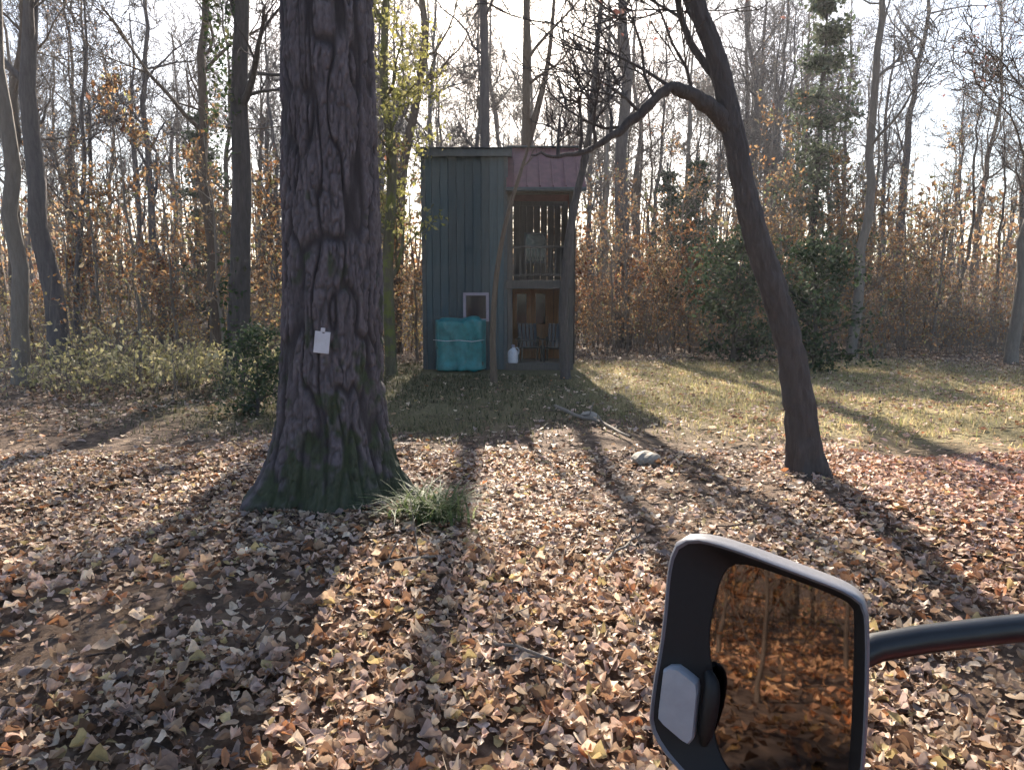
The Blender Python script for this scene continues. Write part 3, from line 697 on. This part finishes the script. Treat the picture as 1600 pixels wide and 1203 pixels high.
# woods behind the camera, caught by the mirror
for k_, (x, y, s_, l) in enumerate(((-3.4, -5.2, 1.0, 'low rust bush nearest in the side mirror'), (-5.6, -7.6, 1.3, 'rust bush in the middle of the side mirror'), (-4.4, -8.8, 1.2, 'rust bush at the right of the side mirror'), (-8.4, -10.6, 1.5, 'tall rust bush at the left of the side mirror'), (-7.0, -12.6, 1.5, 'farthest rust bush in the side mirror'))):
    place(SAP[3 if k_ != 2 else 1], 'rust_bush', l, 'bush', None, (x, y, float(gh(x, y))), k_, s_)
for k_, (x, y, l) in enumerate(((-9.5, -12.5, 'grey tree at the left of the side mirror'), (-9.8, -16.5, 'brown tree in the middle of the side mirror'), (-6.6, -14.5, 'stout tree at the right of the side mirror'))):
    place(WOODS[(0, 1, 5)[k_]], 'woods_tree', l, 'tree', None, (x, y, float(gh(x, y))), k_, 1.0)

# ------------------------------------------------------------------ the cabin
g0 = 0.0
cab = thing('cabin', 'tall narrow slate-grey cabin with open two-level porch on its right', 'cabin', (0, HY0, 0))
PX = -.15                       # where the porch begins
TOP = 5.08
def cpart(name, mb, mat, parent=cab, smooth=False): return mb.build(name, mat, parent, smooth)
D_ = HY1 - HY0
mb = MB().box(((HX0 + PX) / 2, D_ / 2, TOP / 2 - .15), (PX - HX0 - .06, D_ - .06, TOP + .24)); cpart('wall', mb, M['siding'])
# vertical siding boards on the front, left and right faces
wv = R
def board(w, h, d=.022): return MB().box((0, 0, 0), (w, d, h), .004).mesh('siding_board', M['siding'])
nb = 10; bw = (PX - HX0) / nb; bme = board(bw - .012, TOP + .1)
for i in range(nb):
    link('siding_board', bme, cab, (HX0 + bw * (i + .5), .012 + R.uniform(-.004, .004), TOP / 2 - .04), (0, 0, R.uniform(-.004, .004)))
ns = 18; bs_ = D_ / ns; sme = board(bs_ - .012, TOP + .1)
for i in range(ns):
    for xx in (HX0 + .012, PX - .012):
        link('siding_board', sme, cab, (xx + R.uniform(-.003, .003), bs_ * (i + .5), TOP / 2 - .04), (0, 0, math.pi / 2))
for xx in (HX0 - .004, PX + .004): cpart('corner_board', MB().box((xx, -.012, TOP / 2 - .04), (.1, .05, TOP + .1), .006), M['trim'])
ro = cpart('roof', MB().box(((HX0 + PX) / 2, D_ / 2, TOP + .075), (PX - HX0 + .3, D_ + .34, .07), .01), M['trim'])
cpart('fascia', MB().box(((HX0 + PX) / 2, -.155, TOP + .0), (PX - HX0 + .3, .03, .2), .005), M['trim'], ro)
# small window low on the wall
w = cpart('window', MB().box((-.86, -.012, 1.5), (.54, .03, .62), .004), M['trim'])
fr = MB()
for c, d in (((-.86, -.035, 1.81), (.62, .04, .07)), ((-.86, -.035, 1.19), (.62, .04, .07)), ((-1.135, -.035, 1.5), (.07, .038, .56)), ((-.585, -.035, 1.5), (.07, .038, .56))): fr.box(c, d, .005)
cpart('window_frame', fr, M['frame_pale'], w); cpart('pane', MB().box((-.86, -.03, 1.5), (.47, .006, .55)), M['pane'], w)
# porch: lower wall in brown boards, double door with panes
PD = 1.9
pw = (HX1 - PX) / 9; pme = MB().box((0, 0, 0), (pw - .01, .022, 2.0), .004).mesh('wall_board', M['cedar'])
cpart('porch_wall', MB().box(((HX0 * 0 + PX + HX1) / 2, PD + .05, 1.12), (HX1 - PX, .05, 2.0)), M['weathered'])
for i in range(9): link('wall_board', pme, cab, (PX + pw * (i + .5), PD + .012 + R.uniform(-.003, .003), 1.12))
for s in (0, 1):
    x0 = .02 + s * .5
    d = cpart('door', MB().box((x0 + .24, PD - .03, 1.06), (.47, .05, 1.82), .006), M['cedar'])
    cpart('pane', MB().box((x0 + .24, PD - .058, 1.45), (.26, .006, .8)), M['pane'], d)
    f2 = MB()
    for c, dd in (((x0 + .24, PD - .064, 1.87), (.34, .02, .04)), ((x0 + .24, PD - .064, 1.03), (.34, .02, .04)), ((x0 + .09, PD - .064, 1.45), (.04, .02, .8)), ((x0 + .39, PD - .064, 1.45), (.04, .02, .8))): f2.box(c, dd, .003)
    cpart('moulding', f2, M['cedar'], d)
    cpart('handle', MB().lathe([(.012, 0), (.02, .01), (.02, .05), (.01, .06)], 10, (x0 + (.44 if s == 0 else .04), PD - .08, 1.0), Matrix.Rotation(math.pi / 2, 3, 'X')), M['grey_metal'], d)
# upper back wall of the porch, open to the light above
ume = MB().box((0, 0, 0), (pw - .01, .024, 2.0), .004).mesh('upper_board', M['weathered'])
for i in range(9): link('upper_board', ume, cab, (PX + pw * (i + .5), PD + .0 + R.uniform(-.003, .003), 3.14))
sw = PD / 9; swm = MB().box((0, 0, 0), (sw - .01, .024, 4.05), .004).mesh('side_board', M['weathered'])
for i in range(9): link('side_board', swm, cab, (HX1 + .03, sw * (i + .5), 2.15), (0, 0, math.pi / 2))
uw = cpart('upper_window', MB().box((.62, PD - .03, 3.05), (.6, .03, .8), .004), M['trim'])
cpart('pane', MB().box((.62, PD - .047, 3.05), (.5, .006, .7)), M['pane'], uw)
# decks
def deckrow(z, name, y0, y1):
    n = int((y1 - y0) / .14); me = MB().box((0, 0, 0), (HX1 - PX, .13, .035), .004).mesh(name, M['deck'])
    for i in range(n): link(name, me, cab, ((HX1 + PX) / 2, y0 + .14 * (i + .5), z + R.uniform(-.002, .002)))
deckrow(.13, 'deck_board', -.1, PD - .05); deckrow(2.12, 'balcony_board', -.05, PD + .1)
cpart('deck_rim', MB().box(((PX + HX1) / 2, -.125, .06), (HX1 - PX, .04, .2), .005), M['weathered'])
cpart('balcony_beam', MB().box(((PX + HX1) / 2, -.075, 2.03), (HX1 - PX, .05, .2), .006), M['weathered'])
cpart('balcony_beam', MB().box(((PX + HX1) / 2, PD + .12, 2.03), (HX1 - PX, .05, .2), .006), M['weathered'])
for (xx, yy) in ((PX + .1, 0), (HX1 - .06, 0), (HX1 - .06, PD + .05), ):
    cpart('post', MB().box((xx, yy, 2.12), (.12, .12, 4.28), .008), M['weathered'])
def rail(p0, p1, n):
    p0, p1 = Vector(p0), Vector(p1); dv = p1 - p0; L = dv.length; rot = dv.to_track_quat('X', 'Z').to_matrix()
    rg = thing('railing', None, None); rg.parent = cab
    for z, th in ((2.92, .05), (2.26, .045)): MB().box(tuple(p0 + dv / 2 + Vector((0, 0, z))), (L, .05, th), .005, rot).build('rail', M['weathered'], rg)
    me = MB().box((0, 0, 0), (.032, .032, .61), .004).mesh('baluster', M['weathered'])
    for i in range(n): link('baluster', me, rg, tuple(p0 + dv * (i + .5) / n + Vector((0, 0, 2.59))), (0, 0, 0))
rail((PX + .17, 0, 0), (HX1 - .13, 0, 0), 11)
# porch roof: red metal panels with standing seams, hipped towards the main wall
ez, rz_, ey, ry = 4.25, 5.42, -.35, 1.0
pr = cpart('porch_roof', MB().add([(PX + .02, ey, ez), (HX1 + .25, ey, ez), (HX1 + .25, ry, rz_), (PX + .02, ry, rz_), (PX + .02, 2.45, ez), (HX1 + .25, 2.45, ez),
        (PX + .02, ey, ez - .06), (HX1 + .25, ey, ez - .06), (HX1 + .25, ry, rz_ - .06), (PX + .02, ry, rz_ - .06), (PX + .02, 2.45, ez - .06), (HX1 + .25, 2.45, ez - .06)],
        [(0, 1, 2, 3), (3, 2, 5, 4), (0, 3, 4), (6, 9, 8, 7), (9, 10, 11, 8), (6, 10, 9), (0, 6, 7, 1), (1, 7, 8, 2), (2, 8, 11, 5), (5, 11, 10, 4), (4, 10, 6, 0)]), M['red_roof'])
sl = math.hypot(ry - ey, rz_ - ez); ang = math.atan2(rz_ - ez, ry - ey)
for i in range(6):
    xx = PX + .2 + i * .3
    if xx > HX1 + .2: break
    link('seam', MB().box((0, 0, 0), (.03, sl, .035), .004).mesh('seam', M['red_roof']), pr, (xx, (ey + ry) / 2, (ez + rz_) / 2 + .02), (ang, 0, 0))
cpart('ridge_cap', MB().box(((PX + HX1 + .29) / 2, ry, rz_ + .02), (HX1 - PX + .24, .16, .04), .01), M['trim'], pr)
cpart('gutter', MB().box(((PX + HX1) / 2 + .13, ey - .03, ez - .05), (HX1 - PX + .25, .07, .09), .015), M['trim'], pr)
# porch roof ends hang a header
cpart('header', MB().box(((PX + HX1) / 2, 0, 4.2), (HX1 - PX, .09, .12), .006), M['weathered'])
cpart('header', MB().box(((PX + HX1) / 2, PD + .05, 4.2), (HX1 - PX, .09, .12), .006), M['weathered'])

# ------------------------------------------------------------------ things by the cabin
# teal tarp over a pile
k, n = 40, 30
u = np.linspace(0, 1, k); vv = np.linspace(0, 1, n); U, Vv = np.meshgrid(u, vv)
Wd, Dp, Ht = 1.24, .62, 1.2
prof = lambda s: np.clip(s, 0, 1)
yy = np.where(Vv < .6, -.32 + .05 * Vv, -.29 + (Vv - .6) / .4 * .55); zz = np.where(Vv < .6, Vv / .6 * Ht, Ht + .06 * np.sin((Vv - .6) / .4 * 3.1))
G1, G2 = lattice(95, 32, 32), lattice(96, 32, 32)
fold = .05 * np.abs(2 * vnoise(G2, U * 7 + 2 * Vv, Vv * 3 + 1) - 1) + .075 * (vnoise(G1, U * 9, Vv * 2 + 4) - .5) * (1.3 - Vv) + .03 * (vnoise(G2, U * 22, Vv * 5) - .5)
xx = -.62 + Wd * (U) + .05 * (vnoise(G2, U * 4, Vv * 5 + 3) - .5)
zz = zz + np.where(Vv >= .55, .12 * (vnoise(G1, U * 4 + 7, Vv * 3) - .5), .0); zz[0] += .05 * vnoise(G2, U[0] * 8, U[0] * 0)
Vf = np.stack([xx, yy + fold - .04 * (Vv < .1), zz], -1)
# side skirts: fold the outermost columns back
for sgn, cidx in ((-1, slice(0, 6)), (1, slice(k - 6, k))):
    idx = np.arange(k)[cidx]; t = (np.arange(6) / 5.0) if sgn > 0 else (1 - np.arange(6) / 5.0)
    Vf[:, idx, 1] = Vf[:, idx, 1] * (1 - t) + .25 * t
    Vf[:, idx, 0] = np.where(sgn > 0, .5, -.5) + sgn * .1 * np.sin(t * 1.57) + .03 * (vnoise(G1, Vv[:, idx] * 6, U[:, idx] * 4) - .5)
    Vf[:, idx, 2] = np.minimum(Vf[:, idx, 2], Ht)
i = (np.arange(n - 1)[:, None] * k + np.arange(k - 1)[None]); F = np.stack([i, i + 1, i + k + 1, i + k], -1).reshape(-1, 4)
tp = thing('covered_pile', 'teal tarp draped over a chest-high pile against the cabin wall', 'tarp', (-1.22, HY0 - .36, 0))
o = link('tarp', mesh_np('tarp', Vf.reshape(-1, 3), F, M['tarp']), tp)
md = o.modifiers.new('thick', 'SOLIDIFY'); md.thickness = .006
lm = MB().lathe([(.055, 0), (.06, .02), (.06, .5), (.055, .52)], 9, M=Matrix.Rotation(math.pi / 2, 3, 'X')).mesh('log', M['bark_brown'], True)
for a in range(8):
    for b in range(7):
        link('log', lm, tp, (-.46 + a * .13 + (b % 2) * .04, .30, .06 + b * .125), (0, R.uniform(0, 6), R.uniform(-.05, .05)))
MB().tube([(-.6, -.36, .75), (-.3, -.385, .72), (0, -.39, .74), (.3, -.385, .71), (.58, -.36, .75)], .008, 6).build('rope', M['white'], tp)
# chairs on the porch
def chair(label, loc, rz):
    t = thing('porch_chair', label, 'chair', loc, rz, 'dark porch chairs')
    for s in (-1, 1):
        MB().box((s * .25, -.22, .2), (.05, .05, .42), .006).build('leg', M['black_metal'], t)
        MB().box((s * .25, .2, .3), (.05, .05, .62), .006, Matrix.Rotation(.14, 3, 'X')).build('leg', M['black_metal'], t)
        MB().box((s * .28, -.02, .55), (.09, .56, .03), .008).build('armrest', M['black_metal'], t)
        MB().box((s * .27, -.24, .47), (.04, .04, .14), .005).build('arm_post', M['black_metal'], t)
    for q in range(5): MB().box((0, -.24 + q * .1, .36 - q * .012), (.5, .085, .02), .005).build('seat_slat', M['black_metal'], t)
    for q in range(5): MB().box((-.2 + q * .1, .26, .64), (.085, .02, .62), .006, Matrix.Rotation(-.28, 3, 'X')).build('back_slat', M['black_metal'], t)
    MB().box((0, .22, .5), (.48, .03, .05), .005).build('back_rail', M['black_metal'], t)
    return t
chair('dark slatted chair at the right end of the porch', (1.08, HY0 + .55, .15), -.25)
chair('dark slatted chair in the middle of the porch by the door', (.45, HY0 + .75, .15), .2)
# white jug on the porch edge
j = thing('water_jug', 'white plastic water jug standing at the porch edge', 'jug', (.02, HY0 - .02, .152))
MB().lathe([(.09, 0), (.125, .02), (.13, .06), (.13, .24), (.12, .29), (.07, .35), (.045, .37), (.045, .4)], 24).build('body', M['white'], j, True)
MB().lathe([(.05, .395), (.055, .4), (.055, .44), (.045, .45)], 16).build('cap', M['frame_pale'], j, True)
MB().tube([(.05, -.02, .37), (.11, -.05, .38), (.15, -.07, .32), (.135, -.06, .22)], .014, 8).build('handle', M['white'], j, True)

# ------------------------------------------------------------------ small things on the ground
q = on_ground(672, 812)
tf = thing('grass_tuft', 'sage green tuft of arching leaves beside the oak foot', 'plant', tuple(q))
r = np.random.default_rng(72)
for s, n in ((0, 190), (1, 120)):
    ang = r.random(n) * 6.28; rr = .2 * np.sqrt(r.random(n)) * (1 + .5 * s)
    V, F, C = blades(r, rr * np.cos(ang), rr * np.sin(ang), np.full(n, -.01), r.uniform(.16, .42, n), r.uniform(.012, .03, n), r.uniform(.5, 1.4, n), palette(r, n, np.array([(.12, .17, .07), (.18, .23, .1), (.26, .29, .15), (.34, .3, .18)]), np.array([.35, .38, .2, .07])), 6)
    link('blades', mesh_np('tuft_blades', V, F, M['blade'], False, C), tf)
def stone(label, px, py, s, seed):
    r = np.random.default_rng(seed); import bmesh
    bm = bmesh.new(); bmesh.ops.create_icosphere(bm, subdivisions=3, radius=1)
    ax = r.standard_normal((7, 3)); am = r.normal(0, .05, 7)
    for v_ in bm.verts:
        c = np.array(v_.co); k = 1 + sum(a * math.sin(3 * (c @ x) + a * 20) for a, x in zip(am, ax)); v_.co = Vector(c * k) * s; v_.co.z *= .55
    me = bpy.data.meshes.new('stone'); bm.to_mesh(me); bm.free(); me.materials.append(M['stone'])
    q = on_ground(px, py); return tag(link('stone', me, None, (q[0], q[1], q[2] + s * .2), (0, 0, r.random() * 6)), label, 'stone', 'pale stones on the leaves')
stone('small pale stone at the foot of the oak', 507, 800, .055, 1)
stone('pale stone on sunny ground right of the cabin shadow', 922, 655, .13, 2)
stone('flat pale stone between the stone by the shadow and the leaning tree', 1010, 722, .14, 3)
def stick(label, a, b_, rad, seed):
    r = np.random.default_rng(seed); A, B = on_ground(*a), on_ground(*b_); o0 = A.copy()
    pts = wob(r, A, B, 10, .012); pts[:, 2] = gh(pts[:, 0], pts[:, 1]) + rad + .02 + .02 * np.sin(np.linspace(0, 3.1, 10)); pts -= o0
    T = Tubes(); T.add(pts, np.linspace(rad, rad * .5, 10), 8); tips = []
    for i in (3, 6): T.add(np.array([pts[i], pts[i] + r.normal(0, .08, 3) + [0, 0, .05], pts[i] + r.normal(0, .12, 3) + [0, 0, .09]]), np.array([rad * .5, rad * .4, rad * .2]), 6)
    tag(link('fallen_stick', T.mesh('stick', M['bark_pale']), None, tuple(o0)), label, 'stick', 'fallen sticks')
stick('pale fallen stick along the edge of the cabin shadow', (868, 640), (985, 690), .03, 1)
stick('thin stick lying on leaves in front of the tuft', (560, 905), (700, 880), .012, 2)
stick('thin stick on the leaves at bottom centre', (760, 1010), (905, 1065), .010, 3)
stick('short stick on leaves left of the mirror', (930, 900), (1000, 840), .012, 4)

# ------------------------------------------------------------------ the vehicle at the right, only its mirror reaches into the picture
VH = math.radians(-33)
veh = thing('utility_vehicle', 'open utility vehicle at right edge, black side mirror in front', 'vehicle', (.60, .55, float(gh(.6, .55))), VH)
Mv = Matrix.Translation(veh.location) @ Matrix.Rotation(VH, 4, 'Z'); Mvi = Mv.inverted()
def vp(name, mb, mat, parent=veh, smooth=False): return mb.build(name, mat, parent, smooth)
vp('body', MB().box((.7, -.55, .62), (1.36, 1.5, .5), .05).box((.7, -1.5, .8), (1.36, .9, .3), .04), M['red_paint'], smooth=True)
vp('hood', MB().add([(.08, .2, .5), (1.32, .2, .5), (1.2, 1.15, .5), (.2, 1.15, .5), (.1, .22, .98), (1.3, .22, .98), (1.16, 1.1, .82), (.24, 1.1, .82)],
   [(0, 3, 2, 1), (4, 5, 6, 7), (0, 1, 5, 4), (1, 2, 6, 5), (2, 3, 7, 6), (3, 0, 4, 7)]), M['red_paint'])
for xx in (.02, 1.38):
    vp('cage_tube', MB().tube(spline([(xx, .32, .7), (xx, .2, 1.1), (xx + (.06 if xx < .5 else -.06), -.12, 1.78), (xx + (.08 if xx < .5 else -.08), -.4, 1.86), (xx + (.08 if xx < .5 else -.08), -1.05, 1.86), (xx, -1.25, 1.6), (xx, -1.3, .8)], 30), .024, 12), M['black_metal'], smooth=True)
for yy, zz_ in ((-.25, 1.84), (-1.1, 1.85)): vp('cross_tube', MB().tube([(.09, yy, zz_), (1.31, yy, zz_)], .022, 10), M['black_metal'], smooth=True)
for xx, yy in ((.1, .72), (1.3, .72), (.1, -1.45), (1.3, -1.45)):
    Mw = Matrix.Rotation(math.pi / 2, 3, 'Y')
    w = vp('wheel', MB().lathe([(.19, -.11), (.3, -.12), (.33, -.09), (.335, 0), (.33, .09), (.3, .12), (.19, .11)], 32, (xx, yy, .33), Mw), M['rubber'], smooth=True)
    vp('rim', MB().lathe([(.03, -.125), (.17, -.1), (.19, -.09), (.19, .09), (.17, .1), (.03, .125)], 24, (xx, yy, .33), Mw), M['grey_metal'], w, True)
    vp('fender', MB().tube(spline([(xx, yy - .42, .5), (xx, yy - .3, .68), (xx, yy, .76), (xx, yy + .3, .68), (xx, yy + .42, .52)], 14), .05, 8), M['black_plastic'], smooth=True)
for s in (.38, 1.0):
    st = vp('seat', MB().box((s, -.62, .93), (.5, .5, .14), .04), M['black_plastic'], smooth=True)
    vp('backrest', MB().box((s, -.92, 1.22), (.48, .12, .55), .04, Matrix.Rotation(-.15, 3, 'X')), M['black_plastic'], st, True)
tt = np.linspace(0, 2 * math.pi, 25)
vp('steering_wheel', MB().tube([(.4 + .17 * math.cos(a), -.12 + .17 * math.sin(a) * .5, 1.14 + .17 * math.sin(a) * .85) for a in tt], .014, 8).tube([(.4, -.1, 1.14), (.4, .22, .95)], .018, 8), M['black_plastic'], smooth=True)

# mirror: a tilted flat face, its shell behind it
def mplane(px, py, h=0.0):
    n_ = Vector((-.44, -.88, .17)).normalized(); P0 = Vector(at(1190, 1060, .60)); d = Vector(ray(px, py)); o_ = Vector((0, 0, CAM_Z))
    t = (P0 - o_).dot(n_) / d.dot(n_); return o_ + d * t + n_ * h
def loop(pts, N=72, it=2):
    pts = np.array(pts, float); nx_ = np.roll(pts, -1, 0)
    for _ in range(it):      # corner cutting
        nx_ = np.roll(pts, -1, 0); pts = np.stack([pts * .75 + nx_ * .25, pts * .25 + nx_ * .75], 1).reshape(-1, 2)
    seg = np.linalg.norm(np.roll(pts, -1, 0) - pts, axis=1); cum = np.concatenate([[0], np.cumsum(seg)])
    c = pts.mean(0); ang = np.unwrap(np.arctan2(pts[:, 1] - c[1], pts[:, 0] - c[0]))
    s = np.linspace(0, cum[-1], N, endpoint=False); pc = np.vstack([pts, pts[:1]])
    q = np.stack([np.interp(s, cum, pc[:, 0]), np.interp(s, cum, pc[:, 1])], 1)
    st = np.argmin(np.arctan2(q[:, 1] - c[1], q[:, 0] - c[0])); return np.roll(q, -st, 0)
OUT = loop([(1036, 980), (1044, 868), (1062, 836), (1110, 838), (1250, 890), (1345, 926), (1362, 960), (1352, 1240), (1325, 1300), (1250, 1300), (1120, 1262), (1014, 1152), (1016, 1090)])
INN = loop([(1100, 1000), (1124, 888), (1160, 880), (1250, 912), (1330, 944), (1338, 965), (1328, 1235), (1310, 1272), (1250, 1272), (1150, 1240), (1108, 1165), (1112, 1070)])
N = len(OUT); ctr = OUT.mean(0)
def ringv(L, sc, h): return [Mvi @ mplane(*(ctr + (p - ctr) * sc), h) for p in L]
rings = [ringv(INN, .985, -.016), ringv(INN, 1.0, -.012), ringv(OUT, .955, .004), ringv(OUT, .975, .0065), ringv(OUT, .992, .004), ringv(OUT, 1.0, -.003), ringv(OUT, 1.0, -.02), ringv(OUT, .97, -.05), ringv(OUT, .85, -.085), ringv(OUT, .55, -.105)]
hb = MB(); Vr = [p for rg in rings for p in rg]
Fr = [(a * N + i, a * N + (i + 1) % N, (a + 1) * N + (i + 1) % N, (a + 1) * N + i) for a in range(len(rings) - 1) for i in range(N)] + [tuple(range((len(rings) - 1) * N, len(rings) * N))]
mir = vp('side_mirror', hb.add(Vr[:3 * N], [f_ for f_ in Fr if max(f_) < 3 * N]), M['black_plastic'], smooth=True)
vp('shell', MB().add(Vr[2 * N:], [tuple(i - 2 * N for i in f_) for f_ in Fr if min(f_) >= 2 * N]), M['rim_highlight'], mir, True)
mir['label'] = 'black framed side mirror reflecting brown and rust woods'
vp('mirror_glass', MB().add(ringv(INN, .99, -.0142), [tuple(range(N))]), M['mirror'], mir)
ln = [(1040, 1042), (1044, 1036), (1062, 1038), (1090, 1060), (1094, 1066), (1086, 1152), (1081, 1158), (1074, 1156), (1034, 1122), (1031, 1115)]
lo = loop(ln, 24, 0); lc = lo.mean(0)
lr = [[Mvi @ mplane(*(lc + (p - lc) * sc), h) for p in lo] for sc, h in ((1, -.004), (1, .008), (.94, .0115), (.5, .0125))]
vp('lens', MB().add([p for q in lr for p in q], [(a * 24 + i, a * 24 + (i + 1) % 24, a * 24 + 24 + (i + 1) % 24, a * 24 + 24 + i) for a in range(3) for i in range(24)] + [tuple(range(72, 96))]), M['lens'], mir, True)
vp('adjuster', MB().tube(spline([Mvi @ mplane(1106, 1050, -.002), Mvi @ mplane(1114, 1068, .004), Mvi @ mplane(1112, 1100, .005), Mvi @ mplane(1104, 1140, .001), Mvi @ mplane(1098, 1165, -.004)], 20), .0075 * np.sin(np.linspace(.25, 2.95, 20)) ** .5, 14), M['black_plastic'], mir, True)
pa = Mvi @ mplane(1300, 1090, -.07); 
vp('mirror_arm', MB().tube(spline([pa, pa + Vector((.05, .06, .02)), Vector((.0, .2, 1.1)), Vector((.03, .22, 1.06))], 12), .014, 10), M['black_metal'], mir, True)

# ------------------------------------------------------------------ air
hm = bpy.data.materials.new('haze_air'); hm.use_nodes = True; nt = hm.node_tree; nt.nodes.clear()
ou = nt.nodes.new('ShaderNodeOutputMaterial'); pv = nt.nodes.new('ShaderNodeVolumePrincipled')
pv.inputs['Color'].default_value = (.93, .93, .97, 1); pv.inputs['Density'].default_value = .0006; pv.inputs['Anisotropy'].default_value = .35
nt.links.new(pv.outputs[0], ou.inputs['Volume'])
tag(MB().box((0, 50, 12.5), (1700, 1800, 33)).build('haze', hm), 'thin pale air over the whole clearing and woods', 'haze', kind='stuff')
